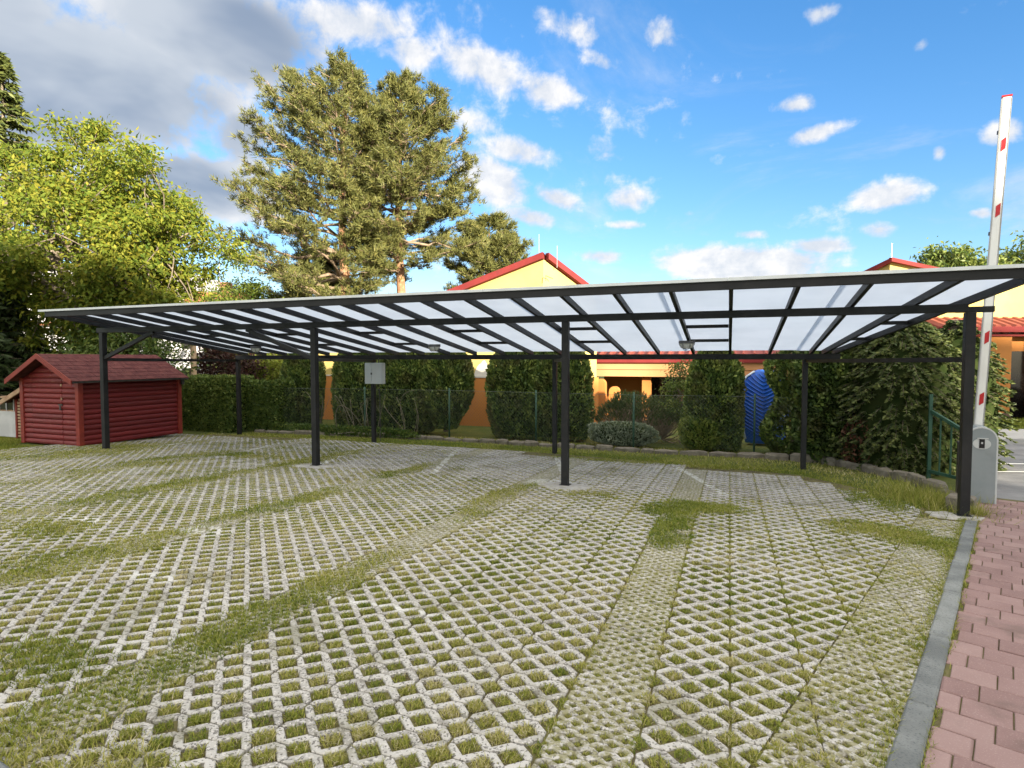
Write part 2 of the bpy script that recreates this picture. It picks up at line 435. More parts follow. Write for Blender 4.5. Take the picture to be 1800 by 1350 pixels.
    # buildings
    varied('yellow_plaster', (0.492, 0.3854, 0.1353), (0.5412, 0.4346, 0.164), 0.8, 0.9, 0.25, 90, c3=(0.492, 0.369, 0.164), s3=2.2, f3=0.35, spec=0.15)
    varied('bare_plaster', (0.55, 0.54, 0.50), (0.63, 0.61, 0.56), 3, 0.9, 0.25, 60, spec=0.15)
    varied('orange_plaster', (0.4592, 0.1845, 0.05084), (0.5084, 0.2173, 0.0656), 0.9, 0.9, 0.25, 90, c3=(0.41, 0.1804, 0.0656), s3=3, f3=0.35, spec=0.15)
    varied('peach_plaster', (0.5184, 0.2592, 0.1224), (0.5616, 0.3024, 0.1512), 0.9, 0.9, 0.2, 90, spec=0.15)
    varied('white_plaster', (0.476, 0.4624, 0.4896), (0.5304, 0.5236, 0.544), 0.5, 0.9, 0.15, 40, spec=0.15)
    varied('brown_plinth', (0.12, 0.075, 0.06), (0.16, 0.10, 0.08), 3, 0.85, 0.3, 50)
    varied('red_metal', (0.175, 0.026, 0.026), (0.215, 0.034, 0.033), 2, 0.75, 0.05, 20, c3=(0.12, 0.03, 0.03), s3=5, f3=0.4, spec=0.15)
    varied('red_tile', (0.208, 0.04, 0.028), (0.288, 0.068, 0.044), 5, 0.7, 0.4, 20)
    varied('orange_tile', (0.315, 0.0975, 0.045), (0.39, 0.1425, 0.0675), 3, 0.8, 0.3, 12)
    varied('chimney_brick', (0.25, 0.10, 0.065), (0.33, 0.15, 0.10), 8, 0.9)
    varied('window_dark', (0.012, 0.010, 0.010), (0.025, 0.022, 0.02), 2, 0.15, spec=0.6)
    varied('window_frame', (0.16, 0.07, 0.04), (0.21, 0.10, 0.06), 3, 0.5)
    varied('paper', (0.7, 0.7, 0.68), (0.76, 0.76, 0.74), 3, 0.8)
    varied('galvanised', (0.42, 0.43, 0.44), (0.52, 0.53, 0.54), 5, 0.4, metallic=0.6)
    varied('fence_green', (0.018, 0.062, 0.040), (0.030, 0.088, 0.058), 4, 0.5, 0.1, 60)
    varied('wire', (0.07, 0.09, 0.075), (0.12, 0.14, 0.12), 5, 0.5)
    # barrier
    varied('cabinet_paint', (0.216, 0.2484, 0.2592), (0.252, 0.2808, 0.2916), 2.5, 0.42, 0.04, 200, c3=(0.1728, 0.1872, 0.1872), s3=7, f3=0.3)
    varied('cabinet_edge', (0.46, 0.48, 0.48), (0.54, 0.56, 0.56), 4, 0.4)
    varied('arm_white', (0.72, 0.72, 0.70), (0.80, 0.80, 0.78), 3, 0.35)
    varied('arm_edge', (0.30, 0.30, 0.30), (0.38, 0.38, 0.38), 3, 0.4, metallic=0.4)
    varied('reflector_red', (0.42, 0.012, 0.016), (0.52, 0.022, 0.026), 12, 0.35)
    varied('black_plastic', (0.008, 0.008, 0.009), (0.014, 0.014, 0.015), 12, 0.3)
    # blue inflatable
    varied('blue_plastic', (0.004, 0.070, 0.42), (0.008, 0.115, 0.55), 3, 0.32, 0.08, 15, spec=0.5)
    varied('pale_plastic', (0.55, 0.65, 0.75), (0.65, 0.72, 0.8), 3, 0.4)
    # bark
    varied('bark_grey', (0.13, 0.105, 0.08), (0.24, 0.20, 0.155), 9, 0.95, 0.8, 30, c3=(0.07, 0.055, 0.04), s3=14, f3=0.7, spec=0.1)
    varied('bark_pine', (0.26, 0.135, 0.075), (0.40, 0.235, 0.14), 6, 0.95, 0.8, 18, c3=(0.14, 0.08, 0.055), s3=9, f3=0.8, spec=0.1)
    varied('bark_twig', (0.22, 0.16, 0.115), (0.33, 0.25, 0.18), 6, 0.95, 0.3, 30, spec=0.1)
    varied('vine', (0.15, 0.13, 0.10), (0.25, 0.22, 0.17), 8, 0.9, 0.3, 60, spec=0.1)
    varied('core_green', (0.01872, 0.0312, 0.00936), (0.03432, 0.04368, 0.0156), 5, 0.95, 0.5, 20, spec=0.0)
    varied('timber_pole', (0.40, 0.28, 0.17), (0.50, 0.37, 0.24), 6, 0.85, 0.4, 30)
    # leaves
    foliage('grass', [(0.0, (0.085, 0.135, 0.018)), (0.35, (0.215, 0.245, 0.036)), (0.65, (0.35, 0.335, 0.08)), (0.85, (0.44, 0.395, 0.16)), (1.0, (0.55, 0.49, 0.32))], 0.3, 0.7, spec=0.15)
    foliage('walnut_leaf', [(0.0, (0.055, 0.10, 0.014)), (0.5, (0.16, 0.20, 0.026)), (1.0, (0.28, 0.255, 0.035))], 0.34, 0.6, spec=0.15)
    foliage('pine_needle', [(0.0, (0.050, 0.062, 0.018)), (0.5, (0.125, 0.135, 0.038)), (1.0, (0.225, 0.205, 0.06))], 0.10, 0.6)
    foliage('thuja_leaf', [(0.0, (0.02916, 0.05508, 0.01458)), (0.5, (0.0729, 0.1216, 0.02592)), (1.0, (0.216, 0.258, 0.054))], 0.14, 0.55, patch=(0.0891, 0.081, 0.02916), patch_scale=2.2)
    foliage('spruce_leaf', [(0.0, (0.02208, 0.03864, 0.0138)), (0.5, (0.05244, 0.08004, 0.02346)), (1.0, (0.1449, 0.1656, 0.04416))], 0.12, 0.55)
    foliage('hedge_leaf', [(0.0, (0.0325, 0.065, 0.01625)), (0.5, (0.08125, 0.1333, 0.026)), (1.0, (0.195, 0.2275, 0.04875))], 0.22, 0.5)
    foliage('plum_leaf', [(0.0, (0.022, 0.010, 0.010)), (0.5, (0.050, 0.020, 0.018)), (1.0, (0.09, 0.04, 0.028))], 0.2, 0.5)
    foliage('bright_leaf', [(0.0, (0.092, 0.138, 0.023)), (0.5, (0.1955, 0.2415, 0.0345)), (1.0, (0.3105, 0.3105, 0.05175))], 0.4, 0.5)
    foliage('silver_leaf', [(0.0, (0.09, 0.126, 0.072)), (0.5, (0.18, 0.222, 0.144)), (1.0, (0.3, 0.336, 0.24))], 0.2, 0.6)
    foliage('mugo_needle', [(0.0, (0.0312, 0.052, 0.0156)), (0.5, (0.0754, 0.1105, 0.0312)), (1.0, (0.156, 0.182, 0.0585))], 0.1, 0.6)
    foliage('brown_leaf', [(0.0, (0.05, 0.02, 0.012)), (0.5, (0.11, 0.045, 0.025)), (1.0, (0.16, 0.08, 0.045))], 0.1, 0.7)


build_materials()
M = MATS


# ------------------------------------------------------------------ the ground and the parking lot
def sheet(name, poly_or_grid, mat, dz, kind='structure', parent=None):
    V = [(x, y, float(gz(x, y)) + dz) for (x, y) in poly_or_grid]
    o = MB().add(V, [tuple(range(len(V)))]).build(name, mat, parent)
    if parent is None and kind: o['kind'] = kind
    return o


def build_ground():
    xs = np.array([-400, -120, -60, -30, -15, -8, -3, 0, 3, 8, 15, 30, 60, 120, 400.0])
    ys = np.array([-200, -60, -30, -12, 0, 5, 10, 14.5, 18, 25, 40, 80, 160, 500.0])
    X, Y = np.meshgrid(xs, ys)
    V = np.stack([X, Y, gz(X, Y) - 0.045], -1).reshape(-1, 3)
    nx = len(xs); F = []
    for j in range(len(ys) - 1):
        for i in range(nx - 1): F.append((j * nx + i, j * nx + i + 1, (j + 1) * nx + i + 1, (j + 1) * nx + i))
    o = link_mesh('ground', mesh_np('ground', V, np.array(F)), M['lawn_ground'])
    tag(o, 'level grassy ground around the parking area', None, None, 'structure')


build_ground()

LOT_REAR = [(-13.0, 11.5), (-9.0, 11.75), (-4.5, 11.75), (-1.3, 11.3), (1.1, 10.75), (2.0, 9.4), (2.45, 8.25)]


def rear_y(x):
    return np.interp(x, [p[0] for p in LOT_REAR], [p[1] for p in LOT_REAR])


def kerb_x(y):       # inner edge of the granite kerb
    return 0.617 + (y - 2.646) * (2.5 - 0.617) / (7.8 - 2.646)


def fan_x(y):        # where the coarse pavers give way to the fine ones before the kerb
    return 0.242 + (y - 2.833) * 0.36


lot = sheet('parking_lot', [(-13.0, -2.0), (kerb_x(-2.0), -2.0), (kerb_x(8.0), 8.0), (1.9, 9.8), (1.1, 10.9), (-1.3, 11.4), (-4.5, 11.9), (-13.0, 11.7)], M['soil'], -0.013)
tag(lot, 'parking lot of concrete grid pavers overgrown with grass', None, None, 'structure')

PW, PL = 0.37, 0.555         # one grid paver


def bar_outline(p, q, hy, c, g, n, parity):
    lo, up = [], []
    W = n * p
    for k in range(2 * n + 1):
        x = k * p / 2
        node_lo = (k % 2 == 0) == (parity == 0)
        if node_lo:
            for xx in ((x - c, g), (x + c, g)):
                if -1e-6 <= xx[0] <= W + 1e-6: lo.append(xx)
            if k == 0: lo.insert(0, (0, g))
            if k == 2 * n: lo.append((W, g))
            up.append((x, q - hy))
        else:
            lo.append((x, hy))
            for xx in ((x - c, q - g), (x + c, q - g)):
                if -1e-6 <= xx[0] <= W + 1e-6: up.append(xx)
            if k == 0: up.insert(0, (0, q - g))
            if k == 2 * n: up.append((W, q - g))
    # pointed ends beside the seam
    e = 0.006 if n == 2 else 0.002
    lo[0] = (e, lo[0][1]); up[0] = (e, up[0][1]); lo[-1] = (W - e, lo[-1][1]); up[-1] = (W - e, up[-1][1])
    return lo + up[::-1]


def inset(poly, b):
    P = np.array(poly); n = len(P); out = []
    for i in range(n):
        a, c, d = P[i - 1], P[i], P[(i + 1) % n]
        e1 = c - a; e2 = d - c
        n1 = np.array([-e1[1], e1[0]]) / (np.linalg.norm(e1) + 1e-9); n2 = np.array([-e2[1], e2[0]]) / (np.linalg.norm(e2) + 1e-9)
        m = n1 + n2; m /= np.linalg.norm(m) + 1e-9
        s = min(1.6, 1 / max(0.35, m @ n1))
        out.append(c + m * b * s)
    return np.array(out)


def paver_geometry(p, rows, n, hyf, cf, g, b, depth, jitter=0.0, seed=0):
    r = np.random.default_rng(seed)
    q = PL / rows; V = []; F = []
    for j in range(rows):
        P = np.array(bar_outline(p, q, hyf * q, cf * p, g, n, j % 2), float)
        if jitter: P[:, 1] += r.normal(0, jitter, len(P)); P[1:-1, 0] += r.normal(0, jitter, len(P) - 2)
        I = inset(P, b); P = P + (0, j * q); I = I + (0, j * q); m = len(P); base = len(V)
        V += [(x, y, 0.0) for x, y in I] + [(x, y, -b) for x, y in P] + [(x, y, -depth) for x, y in P]
        F.append(tuple(base + i for i in range(m)))
        for i in range(m):
            k = (i + 1) % m
            F.append((base + m + i, base + m + k, base + k, base + i))
            F.append((base + 2 * m + i, base + 2 * m + k, base + m + k, base + m + i))
    V = np.array(V); V[:, 0] -= PW / 2; V[:, 1] -= PL / 2
    return V, F


coarse_geo = [paver_geometry(PW / 2, 6, 2, 0.67, 0.155, 0.0036, 0.004, 0.05, 0.0014, s) for s in range(4)]
fine_geo = [paver_geometry(PW / 4, 12, 4, 0.50, 0.23, 0.0018, 0.004, 0.05, 0.0022, 10 + s) for s in range(3)]


def geo_mesh(name, g, mat='paver_concrete'):
    me = bpy.data.meshes.new(name); me.from_pydata([tuple(v) for v in g[0]], [], g[1]); me.update(); me.materials.append(M[mat]); return me


coarse_me = [geo_mesh('grid_paver', g) for g in coarse_geo]
fine_me = [geo_mesh('fine_paver', g, 'fine_concrete') for g in fine_geo]

# bays: seams start right of each fine strip


def column_list():
    cols = []            # (x centre, fine?)
    for k in range(-1, 7): cols.append((0.025 + PW * k + PW / 2, False))
    x = -0.345 - 0.004
    while x > -12.9:
        cols.append((x - PW / 2, True)); x -= PW + 0.006
        for k in range(5): cols.append((x - PW / 2, False)); x -= PW + 0.001
        x -= 0.006
    return cols


def lay_pavers():
    coarse, fine = [], []
    for (xc, isfine) in column_list():
        for k in range(-1, 24):
            yc = 0.62 + (k + 0.5) * (PL + 0.001) + 0.05
            if yc + PL / 2 > rear_y(xc) + 0.1 or yc < 0.9: continue
            right = xc + PW / 2
            if xc - PW / 2 > fan_x(yc + PL / 2) - 0.02: continue
            (fine if isfine else coarse).append((xc, yc))
    # fine pavers between the fan line and the kerb, square to the lattice
    for i in range(0, 10):
        xc = 0.025 + PW * i + PW / 2
        for k in range(-1, 24):
            yc = 0.62 + (k + 0.5) * (PL + 0.001) + 0.05
            if yc < 0.9 or yc > 8.0: continue
            if xc + PW / 2 > fan_x(yc - PL / 2) + 0.02 and xc - PW / 2 < kerb_x(yc + PL / 2) - 0.03 and yc < 7.9: fine.append((xc, yc))
    return coarse, fine


COARSE, FINE = lay_pavers()


def clipped(me, x, y, name):
    """pavers along the slanting borders are cut to them; returns the mesh and whether it is whole"""
    import bmesh
    cuts = []
    if name == 'grid_paver' and x + PW / 2 > fan_x(y - PL / 2): cuts.append((fan_x(y) - 0.006, 0.36, 1))
    if name == 'fine_paver' and x > -0.3 and x - PW / 2 < fan_x(y + PL / 2): cuts.append((fan_x(y) + 0.006, 0.36, -1))
    if name == 'fine_paver' and x + PW / 2 > kerb_x(y - PL / 2): cuts.append((kerb_x(y) - 0.008, 0.3653, 1))
    if not cuts: return me, True
    bm = bmesh.new(); bm.from_mesh(me)
    for (xl, sl, sgn) in cuts:
        n = (sgn * 1.0, -sgn * sl, 0)
        bmesh.ops.bisect_plane(bm, geom=bm.verts[:] + bm.edges[:] + bm.faces[:], plane_co=(xl - x, 0, 0), plane_no=n, clear_outer=True)
    if len(bm.faces) < 12: bm.free(); return None, False
    m2 = bpy.data.meshes.new(me.name); bm.to_mesh(m2); bm.free(); m2.materials.append(me.materials[0])
    return m2, False


def place_pavers(spots, mes, geos, name, limit):
    spots = sorted(spots, key=lambda s: (s[0] * -0.352 + s[1] * 0.936) if True else 0)
    def seen(s):
        dx = s[0] * 0.936 + s[1] * 0.352; d = -s[0] * 0.352 + s[1] * 0.936
        return d > 1.2 and abs(dx) < 0.89 * d + 0.25
    def beside(s):                       # a margin round the picture, for views from a step aside
        dx = s[0] * 0.936 + s[1] * 0.352; d = -s[0] * 0.352 + s[1] * 0.936
        return d > 0.2 and abs(dx) < 0.92 * d + 1.8
    vis = [s for s in spots if seen(s)]
    single = set(vis[:limit])
    rest = [s for s in spots if beside(s) and s not in single]
    r = np.random.default_rng(3)
    for i, (x, y) in enumerate(vis[:limit]):
        me = mes[r.integers(len(mes))]
        me, rot = clipped(me, x, y, name)
        if me is None: continue
        o = link_mesh(name, me, None, lot)
        o.location = (x, y, float(gz(x, y)) + r.normal(0, 0.0022))
        flip = rot and r.random() < 0.5
        o.rotation_euler = ((-SLOPE if flip else SLOPE) + r.normal(0, 0.005), r.normal(0, 0.006), r.normal(0, 0.005) + (math.pi if flip else 0))
    if rest:
        VV = []; FF = []; nb = 0
        for (x, y) in rest:
            V, F = geos[r.integers(len(geos))]
            if name == 'fine_paver' and x + PW / 2 > kerb_x(y - PL / 2): continue
            if x > -0.3 and ((name == 'grid_paver' and x + PW / 2 > fan_x(y - PL / 2)) or (name == 'fine_paver' and x - PW / 2 < fan_x(y + PL / 2))): continue
            a = r.normal(0, 0.006); V2 = V.copy()
            V2[:, 0] = V[:, 0] * math.cos(a) - V[:, 1] * math.sin(a) + x; V2[:, 1] = V[:, 0] * math.sin(a) + V[:, 1] * math.cos(a) + y
            V2[:, 2] = V[:, 2] + gz(V2[:, 0], V2[:, 1]) + r.normal(0, 0.003)
            VV.append(V2); FF += [tuple(i + nb for i in f) for f in F]; nb += len(V2)
        me = bpy.data.meshes.new(name + '_field'); me.from_pydata(np.concatenate(VV).tolist(), [], FF); me.update()
        o = link_mesh(name + '_field', me, mes[0].materials[0], lot); o['kind'] = 'stuff'


place_pavers(COARSE, coarse_me, coarse_geo, 'grid_paver', 295)
place_pavers(FINE, fine_me, fine_geo, 'fine_paver', 200)


# ------------------------------------------------------------------ granite kerb and the red slab path
KD = np.array([0.343, 0.939]); KN = np.array([0.939, -0.343])       # along the kerb, and across it to the right
KERB0 = np.array([0.617, 2.646])


def kerb_pt(s, n):
    p = KERB0 + KD * s + KN * n
    return float(p[0]), float(p[1])


kerb = empty('kerb'); tag(kerb, 'grey granite kerb between the grid pavers and the red path', None, None, 'structure')
s = -2.35
for k in range(9):
    L = 0.995
    mb = MB()
    mb.cbox(-0.054, 0.054, 0, L, -0.2, 0.012, 0.010)
    o = mb.build('kerb_stone', M['granite_kerb'], kerb)
    x, y = kerb_pt(s, 0.048 + random.uniform(-0.004, 0.004)); o.location = (x, y, float(gz(x, y)) + random.uniform(-0.003, 0.004))
    o.rotation_euler = (SLOPE * 0.939, 0, math.atan2(-KD[0], KD[1]) + random.uniform(-0.004, 0.004))
    s += L + 0.006
    if s > 5.5: break

path = sheet('path', [kerb_pt(-3, 0.099), kerb_pt(-3, 3.2), kerb_pt(6.3, 3.6), kerb_pt(7.75, 2.2), kerb_pt(7.75, -0.12), kerb_pt(6.15, -0.05), kerb_pt(6.15, 0.099)], M['soil'], -0.011)
tag(path, 'path of red paving slabs beside the parking lot', None, None, 'structure')
slab_me = []
for v in range(3):
    mb = MB(); mb.cbox(-0.0945, 0.0945, -0.0955, 0.0955, -0.03, 0.0, 0.0035); me = bpy.data.meshes.new('paving_slab'); me.from_pydata(mb.v, [], mb.f); me.update(); me.materials.append(M['red_slab']); slab_me.append(me)
half_mb = MB(); half_mb.cbox(-0.045, 0.045, -0.0945, 0.0945, -0.03, 0.0, 0.006); half_me = bpy.data.meshes.new('paving_slab'); half_me.from_pydata(half_mb.v, [], half_mb.f); half_me.materials.append(M['red_slab'])
slabs = []
for r_ in range(-6, 39):
    off = (0.0, 0.063, 0.127)[r_ % 3]
    sc = r_ * 0.1965
    for c_ in range(0 if r_ < 31 else -1, 14):
        n = 0.228 + off + c_ * 0.1945
        x, y = kerb_pt(sc, n)
        d = -x * 0.352 + y * 0.936; lat = x * 0.936 + y * 0.352
        if d < 0.6 or lat > 0.93 * d + 1.4: continue
        slabs.append((d + (100 if (lat > .9 * d + .12 or d < 1.9) else 0), x, y, False))
    if off > 0.05 and r_ < 31:
        x, y = kerb_pt(sc, 0.104 + (0.024 + off) / 2)
        slabs.append((-x * 0.352 + y * 0.936, x, y, 0.024 + off))
slabs.sort()
rest = MB()
for i, (d, x, y, half) in enumerate(slabs):
    me = half_me if half else slab_me[i % 3]
    if i < 300:
        o = link_mesh('paving_slab', me, None, path)
        o.location = (x, y, float(gz(x, y)) + random.gauss(0, 0.0018))
        o.rotation_euler = (SLOPE * 0.939 + random.gauss(0, 0.006), random.gauss(0, 0.006), math.atan2(-KD[0], KD[1]) + random.gauss(0, 0.006))
        if half: o.scale.x = half / 0.09
    else:
        V = np.array([v.co[:] for v in me.vertices]); a = math.atan2(-KD[0], KD[1])
        W_ = np.stack([V[:, 0] * math.cos(a) - V[:, 1] * math.sin(a) + x, V[:, 0] * math.sin(a) + V[:, 1] * math.cos(a) + y, V[:, 2]], -1)
        W_[:, 2] += gz(W_[:, 0], W_[:, 1])
        rest.add(W_, [tuple(p.vertices) for p in me.polygons])
if rest.v:
    o = rest.build('paving_slab_field', M['red_slab'], path); o['kind'] = 'stuff'

# concrete corner at the lower left of the view
mb = MB(); mb.cbox(-0.5, 0.16, -0.45, 0.0, -0.2, 0.03, 0.015)
o = mb.build('concrete_edging', M['granite_kerb']); o.location = (-2.66, 1.36, float(gz(-2.66, 1.36))); o.rotation_euler = (0, 0, R(-8))
tag(o, 'grey concrete edging block at the near left corner of the grass', 'edging')

# ------------------------------------------------------------------ road, sidewalk and lawn beyond the barrier
RT = np.array([0.936, 0.352]); FW = np.array([-0.352, 0.936])


def cf(lat, d):
    p = RT * lat + FW * d; return float(p[0]), float(p[1])


sheet('road', [(3.15, 9.86), (7.5, 8.25), (30, 2), (60, 0), cf(60, 14.3), cf(12.2, 14.3), cf(11.6, 14.0), (4.55, 13.6)], M['asphalt'], -0.014)
mb = MB()
for k in range(14):
    a, b = 11.9 + k * 1.0, 11.9 + k * 1.0 + 0.99
    P = [cf(a, 14.3), cf(b, 14.3), cf(b, 14.45), cf(a, 14.45)]
    z0, z1 = -0.35, -0.17
    V = [(x, y, z0) for x, y in P] + [(x, y, z1) for x, y in P]
    mb.add(V, [(4, 5, 6, 7), (0, 1, 5, 4), (1, 2, 6, 5), (2, 3, 7, 6), (3, 0, 4, 7)])
o = mb.build('road_kerb', M['sidewalk']); o['kind'] = 'structure'
P = [cf(11.4, 14.452), cf(60, 14.452), cf(60, 16.4), cf(11.4, 16.4)]
o = MB().add([(x, y, -0.175) for x, y in P] + [(x, y, -0.33) for x, y in P], [(0, 1, 2, 3), (0, 4, 5, 1), (1, 5, 6, 2), (2, 6, 7, 3), (3, 7, 4, 0)]).build('sidewalk', M['sidewalk']); o['kind'] = 'structure'
for (la, lb, da, db) in ((7.6, 40, 11.3, 11.42), (6.9, 40, 10.3, 10.38)):
    P = [cf(la, da), cf(lb, da), cf(lb, db), cf(la, db)]
    o = MB().add([(x, y, float(gz(x, y)) - 0.009) for x, y in P], [(0, 1, 2, 3)]).build('sun_streak', M['paper']); o['kind'] = 'structure'  # white strips painted on the asphalt as streaks of sunlight


# ------------------------------------------------------------------ grass
def blades(P, H, Wd, lean, T, three=True):
    """one blade per point; P (n,3)"""
    n = len(P); a = rng.uniform(0, 2 * math.pi, n); d = np.stack([np.cos(a), np.sin(a), np.zeros(n)], -1)
    s = np.stack([-np.sin(a), np.cos(a), np.zeros(n)], -1)
    ln = (lean * H)[:, None] * d
    up = np.zeros((n, 3)); up[:, 2] = H
    w = s * Wd[:, None] / 2
    if three:
        V = np.stack([P - w, P + w, P + w * 0.8 + up * 0.55 + ln * 0.3, P - w * 0.8 + up * 0.55 + ln * 0.3, P + up * 0.92 + ln], 1)
        b = (np.arange(n) * 5)[:, None]
        F = np.concatenate([b + [0, 1, 2], b + [0, 2, 3], b + [3, 2, 4]], 0)
        return V.reshape(-1, 3), F, np.repeat(T, 5)
    V = np.stack([P - w, P + w, P + up * 0.9 + ln], 1)
    b = (np.arange(n) * 3)[:, None]
    return V.reshape(-1, 3), b + [0, 1, 2], np.repeat(T, 3)


PATCHES = [(-0.55, 7.2, 0.40, 0.55), (-0.2, 7.45, 0.45, 0.25), (-0.52, 6.2, 0.2, 0.9), (1.5, 7.0, 0.55, 0.42), (1.95, 6.6, 0.5, 0.48), (2.0, 5.8, 0.22, 0.8), (-2.80, 6.9, 0.25, 1.3), (-2.78, 2.1, 0.30, 1.2),
           (-2.78, 3.4, 0.22, 0.9), (-5.05, 3.2, 0.34, 0.9), (-5.05, 5.4, 0.26, 1.4), (-5.05, 8.2, 0.24, 1.2), (-7.32, 5.6, 0.36, 1.5), (-7.32, 8.6, 0.3, 1.6), (-9.6, 7.6, 0.5, 1.6), (-11.9, 8.0, 0.7, 1.6),
           (-6.3, 3.7, 0.6, 0.28), (-8.7, 8.7, 0.8, 0.35), (1.9, 9.0, 0.45, 0.8), (-1.2, 11.2, 2.2, 0.25), (-2.3, 1.45, 0.35, 0.35), (-3.5, 1.9, 0.35, 0.25), (-1.7, 7.6, 0.5, 0.2)]


def overgrow(x, y):
    wx = x + 0.22 * (fbm(x * 3.1, y * 3.1, 15) - 0.5) * 2; wy = y + 0.35 * (fbm(x * 2.3 + 9, y * 2.3, 17) - 0.5) * 2
    v = np.clip((fbm(x * 1.6, y * 1.0, 5) - 0.50) * 3.2, 0, 1) * np.clip((-x - 2.0) / 4.5, 0.03, 0.75)
    g = fbm(x * 6, y * 6, 9)
    for (cx, cy, rx, ry) in PATCHES:
        r = ((wx - cx) / rx) ** 2 + ((wy - cy) / ry) ** 2
        v = np.maximum(v, np.clip(1.25 - r, 0, 1) * np.clip(0.1 + 1.5 * g, 0, 1))
    return np.clip(v, 0, 1)


def in_view(x, y, pad=0.9):
    d = -x * 0.352 + y * 0.936; lat = x * 0.936 + y * 0.352
    return (d > 1.2) & (np.abs(lat) < 0.9 * d + pad)


def dist(x, y):
    return -x * 0.352 + y * 0.936


def build_grass():
    VV, FF, TT = [], [], []; nb = 0
    def put(x, y, z, H, Wd, lean, T, three=True):
        nonlocal nb
        if len(x) == 0: return
        V, F, t = blades(np.stack([x, y, z], -1), H, Wd, lean, np.clip(T, 0, 1), three)
        VV.append(V); FF.append(F + nb); TT.append(t); nb += len(V)
    # 1. tufts in the cells of the coarse pavers
    q = PL / 6; p = PW / 2
    hx, hy = [], []
    for (xc, yc) in COARSE:
        for j in range(6):
            for k in range(0, 3):
                x = xc - PW / 2 + (k + (0.5 if j % 2 == 0 else 0.0)) * p
                if x > xc + PW / 2 + 0.001: continue
                hx.append(x); hy.append(yc - PL / 2 + j * q)
    hx = np.array(hx); hy = np.array(hy)
    k = in_view(hx, hy); hx, hy = hx[k], hy[k]
    D = dist(hx, hy)
    lush = fbm(hx * 0.9 + 3, hy * 0.9, 21); per = rng.random(len(hx))
    fill = np.clip(0.45 + 0.9 * lush + 0.5 * (per - 0.5), 0.15, 1.25)
    fill = fill * np.where((hy > 8.25) & (hx > -6.5), 0.38, 1.0)
    nbl = (fill * np.interp(D, [2, 4, 7, 12], [170, 110, 52, 26])).astype(int)
    idx = np.repeat(np.arange(len(hx)), nbl); n = len(idx)
    u = rng.uniform(-1, 1, (n, 2)); u = u * (0.55 + 0.45 * rng.random((n, 1)))
    ax = (u[:, 0] + u[:, 1]) * 0.5; ay = (u[:, 0] - u[:, 1]) * 0.5
    x = hx[idx] + ax * 0.064 ; y = hy[idx] + ay * 0.063
    dry = fbm(hx * 1.7, hy * 1.7, 33)[idx]
    tone = 0.51 + 0.75 * (dry - 0.5) + 0.5 * (per[idx] - 0.5) * 0.8 + rng.normal(0, 0.16, n)
    tone += np.where(rng.random(n) < 0.13, 0.4, 0)
    sc = np.interp(D[idx], [2, 5, 12], [1, 1.35, 2.3])
    H = rng.uniform(0.008, 0.025, n) * (0.7 + 0.5 * fill[idx])
    put(x, y, gz(x, y) - 0.012, H, rng.uniform(0.0026, 0.0050, n) * sc, rng.uniform(0.3, 1.6, n), tone)
    # 2. short moss and grass over the fine pavers
    fx = np.array([s[0] for s in FINE]); fy = np.array([s[1] for s in FINE]); k = in_view(fx, fy); fx, fy = fx[k], fy[k]
    D = dist(fx, fy); nbl = np.interp(D, [2, 4, 7, 12], [2600, 1700, 850, 340]).astype(int)
    idx = np.repeat(np.arange(len(fx)), nbl); n = len(idx)
    x = fx[idx] + rng.uniform(-PW / 2, PW / 2, n); y = fy[idx] + rng.uniform(-PL / 2, PL / 2, n)
    p4, q4 = PW / 4, PL / 12                     # pull the blades towards the little cells
    lx = (x - fx[idx] + PW / 2); ly = (y - fy[idx] + PL / 2)
    j = np.round(ly / q4); par = np.where(j % 2 == 0, 0.5, 0.0)
    cx = (np.round(lx / p4 - par) + par) * p4; cy = j * q4
    pull = np.where(rng.random(n) < 0.8, 0.36, 1.0)
    x = fx[idx] - PW / 2 + cx + (lx - cx) * pull; y = fy[idx] - PL / 2 + cy + (ly - cy) * pull
    ok = (x < kerb_x(y) - 0.005) & (fbm(x * 5, y * 5, 51) + rng.normal(0, 0.1, n) > 0.28); x, y = x[ok], y[ok]; n = len(x)
    tone = 0.50 + 0.5 * (fbm(x * 1.5, y * 1.5, 41) - 0.5) + rng.normal(0, 0.2, n)
    sc = np.interp(dist(x, y), [2, 5, 12], [1, 1.4, 2.4])
    put(x, y, gz(x, y) - 0.012, rng.uniform(0.008, 0.022, n), rng.uniform(0.002, 0.004, n) * sc, rng.uniform(0.3, 1.4, n), tone, False)
    # 3. overgrown patches that hide the pavers
    n = 620000
    x = rng.uniform(-13.2, 2.5, n); y = rng.uniform(1.1, 11.9, n)
    D = dist(x, y)
    ov = overgrow(x, y)
    k = in_view(x, y) & (x < kerb_x(y) - 0.01) & (y < rear_y(x) + 0.3) & (rng.random(n) < ov * np.interp(D, [1.5, 3, 6, 12], [1.0, 1.0, 0.75, 0.55]))
    x, y, ov = x[k], y[k], ov[k]; n = len(x)
    tone = 0.44 + 0.75 * (fbm(x * 1.3, y * 1.3, 61) - 0.5) + rng.normal(0, 0.17, n) + np.where(rng.random(n) < 0.1, 0.4, 0)
    sc = np.interp(dist(x, y), [2, 5, 12], [1.1, 1.7, 2.8])
    put(x, y, gz(x, y) - 0.012, rng.uniform(0.014, 0.042, n) * (0.5 + 0.6 * ov), rng.uniform(0.003, 0.0055, n) * sc, rng.uniform(0.3, 1.5, n), tone)
